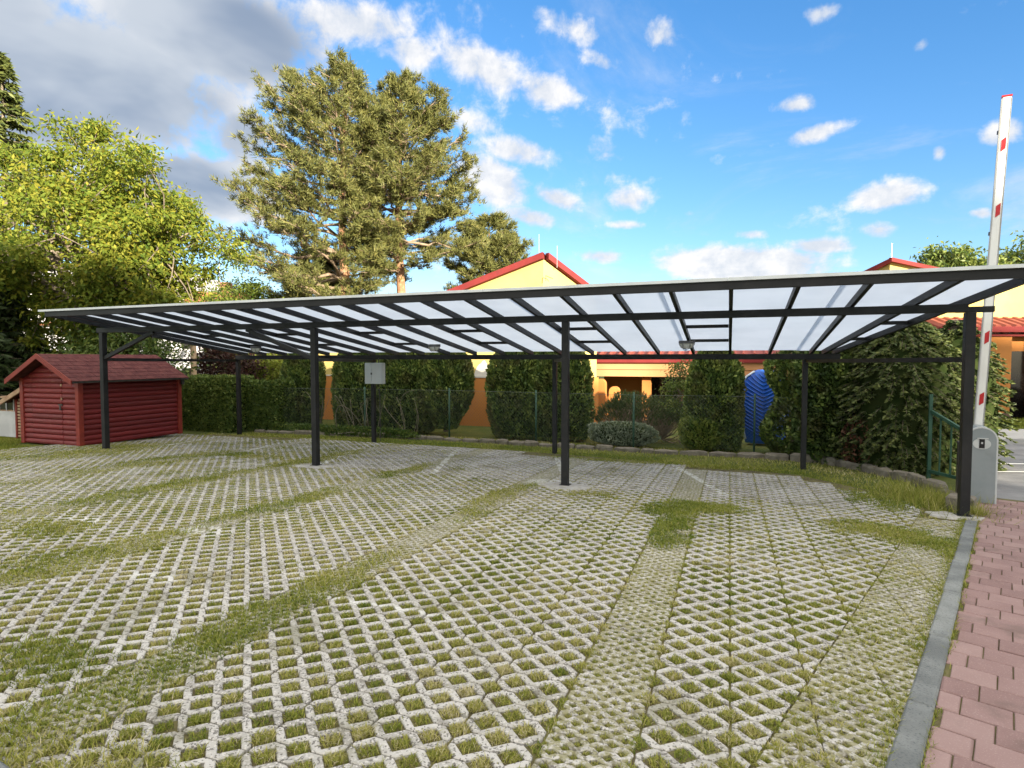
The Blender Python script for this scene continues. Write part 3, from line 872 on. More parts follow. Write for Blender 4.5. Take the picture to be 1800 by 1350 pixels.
    # extra dense blades inside near patches
    for pi, (cx, cy, rx, ry) in enumerate(PATCHES):
        m = int((17000 if pi < 6 else 8000) * min(2.0, rx * ry / 0.3) * float(np.interp(dist(cx, cy), [2, 5, 10], [1.6, 0.9, 0.4])))
        a = rng.uniform(0, 2 * math.pi, m); r = np.sqrt(rng.random(m)) * 1.15
        x = cx + np.cos(a) * r * rx; y = cy + np.sin(a) * r * ry
        ok = in_view(x, y) & (x < kerb_x(y) - 0.01) & (rng.random(m) < overgrow(x, y)); x, y = x[ok], y[ok]; m = len(x)
        tone = (0.32 if pi < 6 else 0.40) + 0.7 * (fbm(x * 1.3, y * 1.3, 61) - 0.5) + rng.normal(0, 0.17, m) + np.where(rng.random(m) < 0.08, 0.4, 0)
        sc = np.interp(dist(x, y), [2, 5, 12], [1.1, 1.6, 2.6])
        put(x, y, gz(x, y) - 0.012, rng.uniform(0.015, 0.045, m), rng.uniform(0.003, 0.0055, m) * sc, rng.uniform(0.3, 1.5, m), tone)
    # 4. weeds along the kerb on both sides
    n = 9000; s = rng.uniform(-2.5, 5.8, n); side = rng.random(n) < 0.65
    off = np.where(side, -np.abs(rng.normal(0, 0.035, n)) - 0.004, 0.102 + np.abs(rng.normal(0, 0.012, n)))
    x = KERB0[0] + KD[0] * s + KN[0] * off; y = KERB0[1] + KD[1] * s + KN[1] * off
    keep = fbm(s * 2.3, off * 0 + 1, 71) + rng.normal(0, 0.12, n) > np.where(side, 0.40, 0.56); x, y = x[keep], y[keep]; n = len(x)
    put(x, y, gz(x, y) - 0.014, rng.uniform(0.012, 0.045, n), rng.uniform(0.003, 0.005, n), rng.uniform(0.3, 1.3, n), 0.42 + rng.normal(0, 0.2, n))
    me = mesh_np('grass', np.concatenate(VV), np.concatenate(FF), np.concatenate(TT))
    o = link_mesh('grass', me, M['grass'])
    tag(o, 'short yellowish green grass growing through the grid pavers', 'grass', None, 'stuff')


def build_verge():
    """rougher grass behind the lot, in front of the shed and on the far lawn"""
    VV, FF, TT = [], [], []; nb = 0
    def put(x, y, hmin, hmax, wd, tone, dzz=-0.045):
        nonlocal nb
        n = len(x)
        V, F, t = blades(np.stack([x, y, gz(x, y) + dzz], -1), rng.uniform(hmin, hmax, n), wd, rng.uniform(0.2, 1.4, n), np.clip(tone, 0, 1), False)
        VV.append(V); FF.append(F + nb); TT.append(t); nb += len(V)
    n = 190000
    x = rng.uniform(-14.5, 3.1, n); y = rng.uniform(7.6, 14.2, n)
    k = (y > rear_y(np.clip(x, -13, 2.4)) - 0.15) & (x < np.interp(y, [8, 9, 10.5, 12, 13.5], [2.3, 2.75, 2.95, 2.6, 1.6])) & (x > -12.6) & (rng.random(n) < np.clip(1.25 - 0.75 * (y - rear_y(np.clip(x, -13, 2.4))), 0.3, 1))
    x, y = x[k], y[k]; tone = 0.30 + 0.9 * (fbm(x * 1.1, y * 1.1, 81) - 0.5) + rng.normal(0, 0.18, len(x))
    tone += np.clip((y - rear_y(np.clip(x, -13, 2.4)) - 0.9) * 0.35, 0, 0.35)
    put(x, y, 0.02, 0.065, rng.uniform(0.008, 0.014, len(x)), tone)
    n = 90000                                     # lawn by the shed
    x = rng.uniform(-19, -11.9, n); y = rng.uniform(4.5, 9.2, n)
    k = in_view(x, y, 0.6) & ~((x > -14.95) & (x < -12.95) & (y > 7.95)); x, y = x[k], y[k]
    put(x, y, 0.03, 0.08, rng.uniform(0.008, 0.014, len(x)), 0.36 + 0.8 * (fbm(x, y, 91) - 0.5) + rng.normal(0, 0.16, len(x)), -0.04)
    n = 30000                                     # far lawn by the right-hand building
    lat = rng.uniform(13, 24, n); d = rng.uniform(16.45, 20.5, n); x = RT[0] * lat + FW[0] * d; y = RT[1] * lat + FW[1] * d
    put(x, y, 0.05, 0.12, rng.uniform(0.015, 0.025, n), 0.25 + rng.normal(0, 0.15, n))
    # tall weeds by the right end post
    n = 2200; x = rng.normal(2.55, 0.22, n); y = rng.normal(9.3, 0.55, n)
    put(x, y, 0.08, 0.26, rng.uniform(0.006, 0.012, n), 0.45 + rng.normal(0, 0.2, n))
    n = 260; x = rng.normal(2.83, 0.04, n); y = rng.normal(8.42, 0.06, n)
    put(x, y, 0.08, 0.26, rng.uniform(0.005, 0.009, n), 0.55 + rng.normal(0, 0.2, n))
    me = mesh_np('lawn_grass', np.concatenate(VV), np.concatenate(FF), np.concatenate(TT))
    o = link_mesh('lawn_grass', me, M['grass'])
    tag(o, 'rough lawn grass behind the parking lot and beside the red shed', 'grass', None, 'stuff')


build_grass()
build_verge()


# ------------------------------------------------------------------ carport
YF, YB, YR = 7.15, 8.2, 11.9


def under(y):                 # underside of the rafters
    return 2.449 - 0.1455 * (y - YB)


def build_carport():
    root = empty('carport', (0, 0, 0))
    tag(root, 'long dark steel carport with sloping translucent roof over the grid pavers', 'carport')
    st = M['dark_steel']
    FX = [-12.08, -6.75, -2.25, 2.62]; RX = [-12.3, -8.06, -3.5, 1.3]
    posts = []
    for i, x in enumerate(FX):
        y = YB if i < 3 else 8.25
        zb = float(gz(x, y)) - 0.05
        posts.append(MB().box(x - .05, x + .05, y - .05, y + .05, zb, 2.347).build('post', st, root, bevel=0.004))
    for x in RX:
        zb = float(gz(x, YR)) - 0.05
        MB().box(x - .045, x + .045, YR - .045, YR + .045, zb, 1.80).build('post', st, root, bevel=0.004)
    # main beams
    MB().box(-12.2, 2.575, YB - .05, YB + .05, 2.35, 2.446).build('front_beam', st, root, bevel=0.003)
    MB().box(-12.34, 1.86, YR - .05, YR + .05, 1.802, 1.907).build('rear_beam', st, root, bevel=0.003)
    MB().box(2.50, 2.86, 8.255, 8.33, 2.352, 2.42).build('head_plate', st, root, bevel=0.003)
    # fascia along the open side with the pale sheet edge above it
    zf = under(YF)
    MB().box(-12.02, 2.90, YF - .055, YF - .002, zf - 0.002, zf + 0.092).build('fascia_beam', st, root, bevel=0.003)
    x = -12.16
    while x < 2.9:
        x2 = min(x + 3.03, 2.98)
        MB().box(x, x2 - 0.004, YF - .085, YF + .02, zf + 0.094, zf + 0.130).build('edge_trim', M['trim_alu'], root)
        x = x2
    # rafters
    raf = [(0.675 * k, 0.675 * k) for k in range(2, -18, -1)]          # (x at front, x at rear)
    raf = [(0.70 * a / 0.675 if a > 0 else a, 0.70 * b / 0.675 if b > 0 else b) for a, b in raf]
    raf = [(2.83, 1.80), (2.20, 1.62)] + raf + [(-11.98, -12.1)]
    hw, hh = 0.048, 0.082
    y0, y1 = YF + 0.0, YR + 0.13
    for a, b in raf:
        za, zb = under(y0), under(y1)
        xa = a; xb = a + (b - a) * (y1 - y0) / (YR - YF)
        V = []
        for (xx, yy, zz) in ((xa, y0, za), (xb, y1, zb)):
            V += [(xx - hw / 2, yy, zz), (xx + hw / 2, yy, zz), (xx + hw / 2, yy, zz + hh), (xx - hw / 2, yy, zz + hh)]
        MB().add(V, [(0, 1, 2, 3), (7, 6, 5, 4), (0, 4, 5, 1), (1, 5, 6, 2), (2, 6, 7, 3), (3, 7, 4, 0)]).build('rafter', st, root)
    # noggins in every third bay
    def xr(k, y): a, b = raf[k]; return a + (b - a) * (y - YF) / (YR - YF)
    for k in (0, 4, 7, 10, 13, 16, 19):
        if k + 1 >= len(raf): continue
        for y in (9.48, 10.72):
            a, b = sorted((xr(k, y), xr(k + 1, y)))
            z = under(y)
            MB().box(a + .0265, b - .0265, y - .025, y + .025, z + .025, z + .075).build('noggin', st, root)
    # translucent sheets, each overlapping the next
    edges = [2.98, 1.22, -0.80, -2.82, -4.85, -6.87, -8.90, -10.92, -12.16]
    for i in range(len(edges) - 1):
        r, l = edges[i], edges[i + 1] - (0.06 if i + 2 < len(edges) else 0)
        lift = hh + 0.004 + (0.009 if i % 2 else 0.0)
        y0s, y1s = YF - 0.07, YR + 0.2
        def xx(x, y):
            if i == 0 and x == r: return 2.95 + (1.98 - 2.95) * (y - YF) / (YR - YF)
            return x
        V = []
        for dz in (0.0, 0.006):
            for (x, y) in ((l, y0s), (r, y0s), (r, y1s), (l, y1s)): V.append((xx(x, y), y, under(y) + lift + dz))
        MB().add(V, [(3, 2, 1, 0), (4, 5, 6, 7), (0, 1, 5, 4), (1, 2, 6, 5), (2, 3, 7, 6), (3, 0, 4, 7)]).build('roof_sheet', M['polycarbonate'], root)
    # ties between each pair of posts and knee braces on the left bay
    for i in range(4):
        yf = 8.2 if i < 3 else 8.25
        a = np.array([FX[i], yf, 1.80]); b = np.array([RX[i], YR, 1.772]); d = (b - a) / np.linalg.norm(b - a)
        MB().bar(a + d * 0.052, b - d * 0.052, 0.045, 0.06).build('tie_beam', st, root)
    MB().bar((FX[0] + 0.052, YB, 1.83), (-10.62, YB, 2.345), 0.06, 0.07).build('knee_brace', st, root)
    MB().bar((FX[1] - 0.052, YB, 1.83), (-8.25, YB, 2.345), 0.06, 0.07).build('knee_brace', st, root)
    # base plates
    for i, x in enumerate(FX):
        y = YB if i < 3 else 8.25
        z = float(gz(x, y))
        MB().box(x - .075, x + .075, y - .075, y + .075, z + 0.004, z + .014).build('base_plate', st, root)


build_carport()

foot_spots = [(-6.75, 8.15, 0.40, 0.26, 'round worn concrete footing under the second front post from the red shed'),
              (-2.25, 8.15, 0.46, 0.30, 'round worn concrete footing under the front post nearest the middle of the lot'),
              (2.52, 8.22, 0.30, 0.22, 'whitish concrete footing under the end post beside the barrier')]
for k, (x, y, rx, ry, lab) in enumerate(foot_spots):
    n = 22; P = []
    for i in range(n):
        a = 2 * math.pi * i / n; f = 0.72 + 0.42 * random.random(); P.append((x + math.cos(a) * rx * f, y + math.sin(a) * ry * f))
    V = [(px, py, float(gz(px, py)) - 0.02) for px, py in P] + [(x + (px - x) * .9, y + (py - y) * .9, float(gz(px, py)) + 0.006) for px, py in P]
    F = [tuple(range(n, 2 * n))] + [(i, (i + 1) % n, n + (i + 1) % n, n + i) for i in range(n)]
    o = MB().add(V, F).build('footing', M['footing']); tag(o, lab, 'footing', 'concrete footings of the carport posts')

# lamps hung under the roof
lamp_lab = ['oval caged lamp under the carport roof near the shed end', 'oval caged lamp under the middle of the carport roof', 'oval caged lamp under the carport roof at the barrier end']
for (x, y), lab in zip([(-10.31, 10.5), (-5.65, 10.5), (-0.70, 10.4)], lamp_lab):
    z = under(y)
    r = empty('bulkhead_lamp', (x, y, z)); r.scale = (1.3, 1.3, 1.2); tag(r, lab, 'lamp', 'lamps under the carport roof')
    def oval(rx, ry, z0, z1, sh, name, mat):
        n = 16; V = []
        for zz, k in ((z0, 1.0), (z0 + (z1 - z0) * .6, 1.0 - sh * .35), (z1, 1.0 - sh)):
            V += [(math.cos(2 * math.pi * i / n) * rx * k, math.sin(2 * math.pi * i / n) * ry * k, zz) for i in range(n)]
        F = [tuple(range(n)), tuple(range(2 * n, 3 * n))[::-1]]
        for l in range(2): F += [(l * n + i, (l + 1) * n + i, (l + 1) * n + (i + 1) % n, l * n + (i + 1) % n) for i in range(n)]
        return MB().add(V, F).build(name, mat, r, smooth=False)
    oval(0.105, 0.075, -0.004, -0.045, 0.0, 'lamp_body', M['lamp_base'])
    oval(0.094, 0.066, -0.046, -0.115, 0.45, 'lamp_shade', M['lamp_glass'])
    cage = MB()
    for k in (-0.5, 0.5):
        cage.tube([(k * .09, -.07, -.05), (k * .09, -.05, -.11), (k * .09, 0, -.125), (k * .09, .05, -.11), (k * .09, .07, -.05)], 0.004, 5)
    cage.tube([(-.1, 0, -.05), (-.07, 0, -.105), (0, 0, -.126), (.07, 0, -.105), (.1, 0, -.05)], 0.004, 5)
    cage.build('wire_guard', M['lamp_base'], r)

# meter box on a rear post
r = empty('meter_box', (-7.93, 11.80, 1.22)); tag(r, 'pale grey electric box hung on a rear carport post', 'electric box')
MB().box(-.24, .24, -.09, .05, 0, .50).build('box_body', M['box_grey'], r, bevel=0.008)
MB().box(-.232, -.052, -.102, -.093, .008, .492).build('door', M['box_grey'], r)
MB().box(-.046, .232, -.102, -.093, .008, .492).build('door', M['box_grey'], r)
MB().box(-.06, -.03, -.118, -.103, .22, .27).build('latch', M['iron_dark'], r)
MB().tube([(0.10, -.02, .50), (0.10, -.02, .62)], 0.012, 6).build('conduit', M['iron_dark'], r)
MB().tube([(0.10, -.02, 0), (0.10, 0.02, -.35), (0.09, 0.04, -1.38)], 0.010, 6).build('conduit', M['iron_dark'], r)


# ------------------------------------------------------------------ red log shed
def build_shed():
    x0, x1, y0, y1 = -14.95, -13.05, 8.30, 10.75
    zb = -0.075; eave = 1.39; ridge = 1.86; xm = (x0 + x1) / 2
    root = empty('log_shed', (xm, (y0 + y1) / 2, zb)); tag(root, 'small red log shed with a dark red shingle roof beside the carport', 'shed')
    ox, oy, oz = root.location
    def B(mb, name, mat, parent=root, **k):
        mb.v = [(a - ox, b - oy, c - oz) for a, b, c in mb.v]; return mb.build(name, mat, parent, **k)
    B(MB().add([(x0 + .03, y0 + .03, zb), (x1 - .03, y0 + .03, zb), (x1 - .03, y0 + .03, eave), (xm, y0 + .03, ridge - .06), (x0 + .03, y0 + .03, eave),
                (x0 + .03, y1 - .03, zb), (x1 - .03, y1 - .03, zb), (x1 - .03, y1 - .03, eave), (xm, y1 - .03, ridge - .06), (x0 + .03, y1 - .03, eave)],
               [(0, 1, 2, 3, 4), (9, 8, 7, 6, 5), (1, 6, 7, 2), (5, 0, 4, 9), (0, 5, 6, 1)]), 'wall', M['red_log'])
    n = 13; h = (eave - zb) / n
    def half_log(a, b, nrm, z, hh):
        """half-round log from a to b (xy), bulging along nrm"""
        a = np.array(a); b = np.array(b); nrm = np.array(nrm); V = []
        prof = [(0, 0), (.016, .06), (.030, .25), (.035, .5), (.030, .75), (.016, .94), (0, 1.0)]
        for p in (a, b):
            for (o_, t_) in prof: q = p + nrm * o_; V.append((q[0], q[1], z + hh * t_))
        m = len(prof)
        F = [(i, m + i, m + i + 1, i + 1) for i in range(m - 1)] + [tuple(range(m)), tuple(range(m, 2 * m))[::-1]]
        return MB().add(V, F)
    for k in range(n):                                    # long side facing the lot
        B(half_log((x1 - .03, y0 + .09), (x1 - .03, y1 - .07), (1, 0), zb + k * h, h * .97), 'log', M['red_log'], smooth=False)
    k = 0; z = zb
    dl, dr = xm - .58, xm + .42                           # door leaf in the gable front
    while z < ridge - .2:
        if z + h <= eave + .02: a, b = x0 + .06, x1 - .09
        else:
            f = (z + h - eave) / (ridge - eave); a = x0 + .06 + (xm - x0) * f; b = x1 - .06 - (x1 - xm) * f
        if z + h < 1.55:
            B(half_log((a, y0 + .03), (dl - .012, y0 + .03), (0, -1), z, h * .97), 'log', M['red_log'])
            if b > dr + .03: B(half_log((dr + .012, y0 + .03), (b, y0 + .03), (0, -1), z, h * .97), 'log', M['red_log'])
            B(half_log((dl, y0 + .026), (min(dr, b), y0 + .026), (0, -1), z, h * .97), 'door_board', M['red_log'])
        else:
            B(half_log((a, y0 + .03), (b, y0 + .03), (0, -1), z, h * .97), 'log', M['red_log'])
        z += h
    for (px, py) in ((x1 - .02, y0 + .03), (x0 + .02, y0 + .03), (x1 - .02, y1 - .03)):
        B(MB().box(px - .055, px + .055, py - .05, py + .05, zb, eave), 'corner_post', M['red_trim'])
    # roof
    ov = .16; oy0, oy1 = y0 - .22, y1 + .12
    for s in (-1, 1):
        xe = xm + s * (x1 - xm + ov); ze = eave - .02 - ov * (ridge - eave) / (x1 - xm) + .06
        zr = ridge + .06
        def P(t, y, dz): return (xm + (xe - xm) * t, y, zr + (ze - zr) * t + dz)
        V = [P(0, oy0, 0), P(1, oy0, 0), P(1, oy1, 0), P(0, oy1, 0), P(0, oy0, -.035), P(1, oy0, -.035), P(1, oy1, -.035), P(0, oy1, -.035)]
        rf = B(MB().add(V, [(0, 1, 2, 3), (4, 7, 6, 5), (0, 4, 5, 1), (1, 5, 6, 2), (2, 6, 7, 3), (3, 7, 4, 0)]), 'roof', M['shingle'])
        rows = 7
        for k in range(rows):                              # overlapping shingle courses, cut into tabs
            t0, t1 = k / rows, (k + 1) / rows + .025
            y = oy0; j = 0
            while y < oy1 - .02:
                w = .30 if (j or k % 2) else .15
                y2 = min(y + w, oy1)
                V = [P(t0, y, .004), P(t1, y, .014), P(t1, y2 - .008, .014), P(t0, y2 - .008, .004), P(t1, y, .004), P(t1, y2 - .008, .004)]
                B(MB().add(V, [(0, 1, 2, 3), (1, 4, 5, 2), (0, 4, 1), (3, 2, 5)]), 'shingle', M['shingle'], rf)
                y = y2; j += 1
        # barge board and eave board
        V = [P(0, oy0 - .022, .01), P(1, oy0 - .022, .01), P(1, oy0 - .022, -.10), P(0, oy0 - .022, -.10), P(0, oy0 - .002, .01), P(1, oy0 - .002, .01), P(1, oy0 - .002, -.10), P(0, oy0 - .002, -.10)]
        B(MB().add(V, [(0, 1, 2, 3), (7, 6, 5, 4), (0, 4, 5, 1), (1, 5, 6, 2), (2, 6, 7, 3), (3, 7, 4, 0)]), 'barge_board', M['red_trim'])
    B(MB().box(x1 + ov - .005, x1 + ov + .018, y0 - .21, y1 + .11, 1.30, 1.345), 'gutter', M['iron_dark'])
    B(MB().box(x1 + .05, x1 + .10, y1 - .02, y1 + .05, 1.17, 1.30), 'downpipe', M['iron_dark'])
    # latch and hasp on the door
    B(MB().box(dr - .10, dr + .03, y0 - .018, y0 - .008, .80, .83), 'hasp', M['iron_dark'])
    B(MB().box(dr - .06, dr - .02, y0 - .024, y0 - .006, .70, .79), 'padlock', M['iron_dark'])
    B(MB().box(dr - .02, dr + .02, y0 - .015, y0 - .006, .92, .97), 'hinge', M['bare_wood'])
    B(MB().box(dr - .02, dr + .02, y0 - .015, y0 - .006, 1.22, 1.27), 'hinge', M['bare_wood'])


build_shed()


def build_leanto():
    x0, x1, y0 = -15.95, -15.0, 8.75
    root = empty('slatted_store', ((x0 + x1) / 2, y0, -.08)); tag(root, 'low wooden lean-to of weathered slats against the left side of the shed', 'lean-to')
    ox, oy, oz = root.location
    def B(mb, name, mat, parent=root, **k):
        mb.v = [(a - ox, b - oy, c - oz) for a, b, c in mb.v]; return mb.build(name, mat, parent, **k)
    B(MB().box(x0 + .06, x1 - .02, y0 + .04, y0 + 1.4, -.08, .98), 'back_panel', M['iron_dark'])
    z = -.05; k = 0
    while z < 1.18:
        xa = x0 + .02 + max(0, (z - .78)) * 1.7
        if xa < x1 - .1: B(MB().box(xa, x1, y0 - .012, y0 + .03, z, z + .05), 'slat', M['bare_wood'])
        z += .072; k += 1
    for px in (x0 - .03, x1 - .03): B(MB().box(px, px + .06, y0 - .03, y0 + .034, -.09, .86 if px < x0 else 1.25), 'post', M['red_trim'])
    B(MB().bar((x0 - .35, y0 + .6, .78), (x1 + .02, y0 + .6, 1.33), 1.5, .05, (0, 0, 1)), 'roof', M['shingle'])
    B(MB().bar((x0 - .35, y0 - .17, .76), (x1 + .02, y0 - .17, 1.31), .03, .10, (0, 0, 1)), 'barge_board', M['bare_wood'])


build_leanto()
r = empty('garden_cupboard', (-16.35, 8.95, -.07)); tag(r, 'white garden cupboard with a small grid window beyond the lean-to', 'cupboard')
MB().box(-.32, .32, -.2, .3, 0, .62).build('cupboard_body', M['white_panel'], r, bevel=.006)
MB().box(-.30, .30, -.18, .28, .622, .98).build('window_case', M['bare_wood'], r)
for k in range(2):
    w = MB().box(-.27 + k * .28, -.01 + k * .28, -.196, -.184, .66, .94).build('pane', M['window_dark'], r)
for k in range(3): MB().box(-.29 + k * .28, -.265 + k * .28, -.21, -.197, .64, .96).build('glazing_bar', M['white_panel'], r)


# ------------------------------------------------------------------ yellow and orange building behind the hedge
def wall_poly(pts, thick, nrm):
    nx, ny = nrm
    return MB().prism(pts, (0, 0, 0), (-nx * thick, -ny * thick, 0))


def build_house():
    root = empty('yellow_building', (-8, 18, -.4)); tag(root, 'yellow and orange building with peaked red roof edge behind the thuja hedge', 'building')
    ox, oy, oz = root.location
    def B(mb, name, mat, parent=root, **k):
        mb.v = [(a - ox, b - oy, c - oz) for a, b, c in mb.v]; return mb.build(name, mat, parent, **k)
    Y = 17.0; c = (-5.38, Y); zt = 4.86
    L = (-15.2, Y); zl = zt - .315 * (c[0] - L[0])
    d = np.array([.6, .8]); rr = np.array(c) + d * 2.15; zr = zt - .50 * 2.15
    bz = -.4; zs = 1.22
    # left wall: yellow above an orange base
    B(MB().prism([(L[0], Y, zs), (c[0], Y, zs), (c[0], Y, zt), (L[0], Y, zl)], (0, 0, 0), (0, .3, 0)), 'wall', M['yellow_plaster'])
    B(MB().box(L[0], c[0] + .02, Y - .05, Y + .25, bz, zs - .002), 'base_wall', M['orange_plaster'])
    B(MB().box(L[0], c[0] + .01, Y - .075, Y - .003, zs, zs + .045), 'ledge', M['bare_plaster'])
    # folded right wall
    n = np.array([d[1], -d[0]])
    q = [(c[0], c[1]), (rr[0], rr[1])]
    B(MB().prism([(q[0][0], q[0][1], zs), (q[1][0], q[1][1], zs), (q[1][0], q[1][1], zr), (q[0][0], q[0][1], zt)], (0, 0, 0), (-n[0] * .3, -n[1] * .3, 0)), 'wall', M['yellow_plaster'])
    p0 = np.array(q[0]) + n * .05; p1 = np.array(q[1]) + n * .05 + d * .05
    B(MB().prism([(p0[0], p0[1], bz), (p1[0], p1[1], bz), (p1[0], p1[1], zs - .002), (p0[0], p0[1], zs - .002)], (0, 0, 0), (-n[0] * .3, -n[1] * .3, 0)), 'base_wall', M['orange_plaster'])
    # patch where the yellow coat has flaked off
    m = 13; P = []
    for i in range(m):
        t = i / (m - 1); P.append((-7.72 + .78 * t, Y - .004, zs + .05 + (.46 * math.sin(math.pi * t) ** .7 + .10 * random.random()) * (0.3 + 0.7 * (1 - abs(t - .4)))))
    B(MB().add([(-7.72, Y - .004, zs + .048)] + P + [(-6.94, Y - .004, zs + .048)], [tuple(range(m + 2))]), 'flaked_patch', M['bare_plaster'])
    # red roof edge: fascia boards rising to the peak, roof planes falling behind
    up = .17
    def fascia(a, za, b, zb, off):
        a = np.array(a) + np.array(off); b = np.array(b) + np.array(off); o2 = -np.array(off) * 1.0
        V = [(a[0], a[1], za - .02), (b[0], b[1], zb - .02), (b[0], b[1], zb + up), (a[0], a[1], za + up)]
        return MB().prism(V, (0, 0, 0), (-off[0] * .95, -off[1] * .95, 0))
    B(fascia((L[0] - .3, Y), zl - .095, (c[0] + .04, Y), zt + .01, (0, -.22)), 'roof_fascia', M['red_metal'])
    B(fascia((c[0] + .045, c[1] + .06), zt + .01, (rr[0] + .2, rr[1] + .27), zr - .16, (n[0] * .18, n[1] * .18)), 'roof_fascia', M['red_metal'])
    B(MB().add([(L[0] - .3, Y - .2, zl - .095 + up + .004), (c[0], Y - .2, zt + up + .004), (c[0] - 2.4, Y + 6, zl + .6), (L[0] - .3, Y + 6, zl - .3)], [(0, 1, 2, 3)]), 'roof', M['red_tile'])
    B(MB().add([(c[0] + .02, c[1] - .15, zt + up + .006), (rr[0] + .2, rr[1] + .2, zr - .16 + up), (rr[0] - 2, rr[1] + 4, zr - .4), (c[0] - 2.4, Y + 6, zl + .6)], [(0, 1, 2, 3)]), 'roof', M['red_tile'])
    # lightning rods
    B(MB().tube([(-5.55, Y + .1, zt + up), (-5.55, Y + .1, zt + up + .62)], .008, 5), 'lightning_rod', M['galvanised'])
    B(MB().tube([(-5.0, Y + .2, zt - .25), (-5.0, Y + .2, zt + .42)], .008, 5), 'lightning_rod', M['galvanised'])
    B(MB().tube([(-5.2, Y + .0, zt - .55), (-5.26, Y - .12, zt - .52), (-5.25, Y - .14, zt - .68)], .012, 5), 'cable_hook', M['iron_dark'])
    B(MB().tube([(-5.2, Y + .02, zt - .55), (-5.08, Y + .02, zt - .6)], .010, 5), 'cable_hook', M['iron_dark'])
    # porch wing: fascia bands, recessed wall, dark openings and orange pillars
    Yp = 19.6; xa, xb = rr[0] + .02, 4.3
    B(MB().box(xa - .4, xb, Yp - .25, Yp + .1, 1.70, 1.93), 'porch_gutter', M['red_metal'])
    B(MB().box(xa - .4, xb, Yp - .12, Yp + .25, 1.47, 1.698), 'porch_fascia', M['peach_plaster'])
    B(MB().box(xa - .4, xb, Yp - .08, Yp + .25, 1.235, 1.462), 'porch_fascia', M['peach_plaster'])
    B(MB().add([(xa - .4, Yp - .28, 1.935), (xb, Yp - .28, 1.935), (xb, Yp + 4.5, 3.0), (xa - .4, Yp + 4.5, 3.0)], [(0, 1, 2, 3)]), 'porch_roof', M['red_tile'])
    k = 0; x = xa - .35
    while x < xb:
        B(MB().tube([(x, Yp - .32, 1.95), (x, Yp + .6, 2.17)], .055, 6), 'ridge_roll', M['red_tile']); x += .32
    B(MB().box(xa - .4, xb, Yp + 2.2, Yp + 2.5, -.5, 1.6), 'porch_wall', M['orange_plaster'])
    B(MB().box(xa - .4, xb, Yp + .25, Yp + 2.4, 1.46, 1.50), 'porch_ceiling', M['peach_plaster'])
    B(MB().box(xa - .4, xb, Yp - .25, Yp + 2.2, -.52, -.40), 'porch_floor', M['sidewalk'])
    for (a, b, z0, z1) in ((-2.9, -1.65, -.4, 1.2), (-.7, .95, -.1, 1.0), (2.1, 4.0, -.4, 1.3)):
        w = B(MB().box(a, b, Yp + 2.15, Yp + 2.195, z0, z1), 'window', M['window_frame'])
        nn = 2 if b - a > 1.3 else 1; pw = (b - a - .1) / nn
        for i in range(nn):
            B(MB().box(a + .06 + i * pw, a + .06 + (i + 1) * pw - .05, Yp + 2.13, Yp + 2.147, z0 + .07, z1 - .07), 'pane', M['window_dark'], w)
    B(MB().box(-.05, .12, Yp + 2.115, Yp + 2.128, .05, .27), 'notice', M['paper'])
    for (px, py, w_, z1) in ((-4.02, 18.95, .34, .98), (-3.62, 19.3, .34, .72)):
        mb = MB(); m = 10; prof = [(-w_ / 2, -.45), (w_ / 2, -.45)] + [(w_ / 2 * math.cos(math.pi * i / m), z1 + .18 * math.sin(math.pi * i / m)) for i in range(m + 1)]
        mb.prism([(px + u, py, v) for u, v in prof], (0, 0, 0), (0, .30, 0)); B(mb, 'pillar', M['orange_plaster'])
    B(MB().box(-2.78, -2.5, Yp + .3, Yp + .6, -.4, 1.23), 'pillar', M['orange_plaster'])
    B(MB().box(1.2, 1.5, Yp + .3, Yp + .6, -.4, 1.23), 'pillar', M['orange_plaster'])


build_house()


def build_right_building():
    root = empty('orange_building', (*cf(19, 23), -.4), R(20.63)); tag(root, 'orange and yellow building with red tiled eave beyond the barrier', 'building')
    # local frame: x along camera right, y away; origin at lat 19, depth 23
    def bx(l0, l1, d0, d1, z0, z1): return MB().box(l0 - 19, l1 - 19, d0 - 23, d1 - 23, z0 + .4, z1 + .4)
    bx(14.2, 17.75, 20.6, 26, -.25, 2.62).build('wall', M['orange_plaster'], root)
    bx(17.752, 18.9, 21.1, 26, -.25, 2.62).build('porch_wall', M['orange_plaster'], root)
    bx(18.902, 26, 20.6, 26, -.25, 2.62).build('wall', M['orange_plaster'], root)
    bx(14.1, 17.77, 20.55, 20.597, -.42, -.1).build('plinth', M['brown_plinth'], root)
    bx(17.8, 18.85, 21.05, 21.097, -.3, 2.1).build('door', M['window_dark'], root)
    bx(14.15, 26.1, 20.5, 26, 2.622, 2.70).build('wall_cap', M['red_metal'], root)
    bx(15.2, 26, 21.4, 26, 2.702, 3.1).build('upper_wall', M['bare_plaster'], root)
    # tiled eave
    n = 30
    for i in range(n):
        l = 15.2 + i * .36
        MB().tube([(l - 19, 20.35 - 23, 2.86 + .4), (l - 19, 21.38 - 23, 3.22 + .4)], .17, 8).build('roof_tile', M['red_tile'], root)
    bx(14.95, 26, 20.22, 20.34, 2.76, 2.95).build('gutter', M['red_metal'], root)
    bx(14.9, 26, 21.402, 26, 3.102, 4.75).build('tower_wall', M['yellow_plaster'], root)


build_right_building()


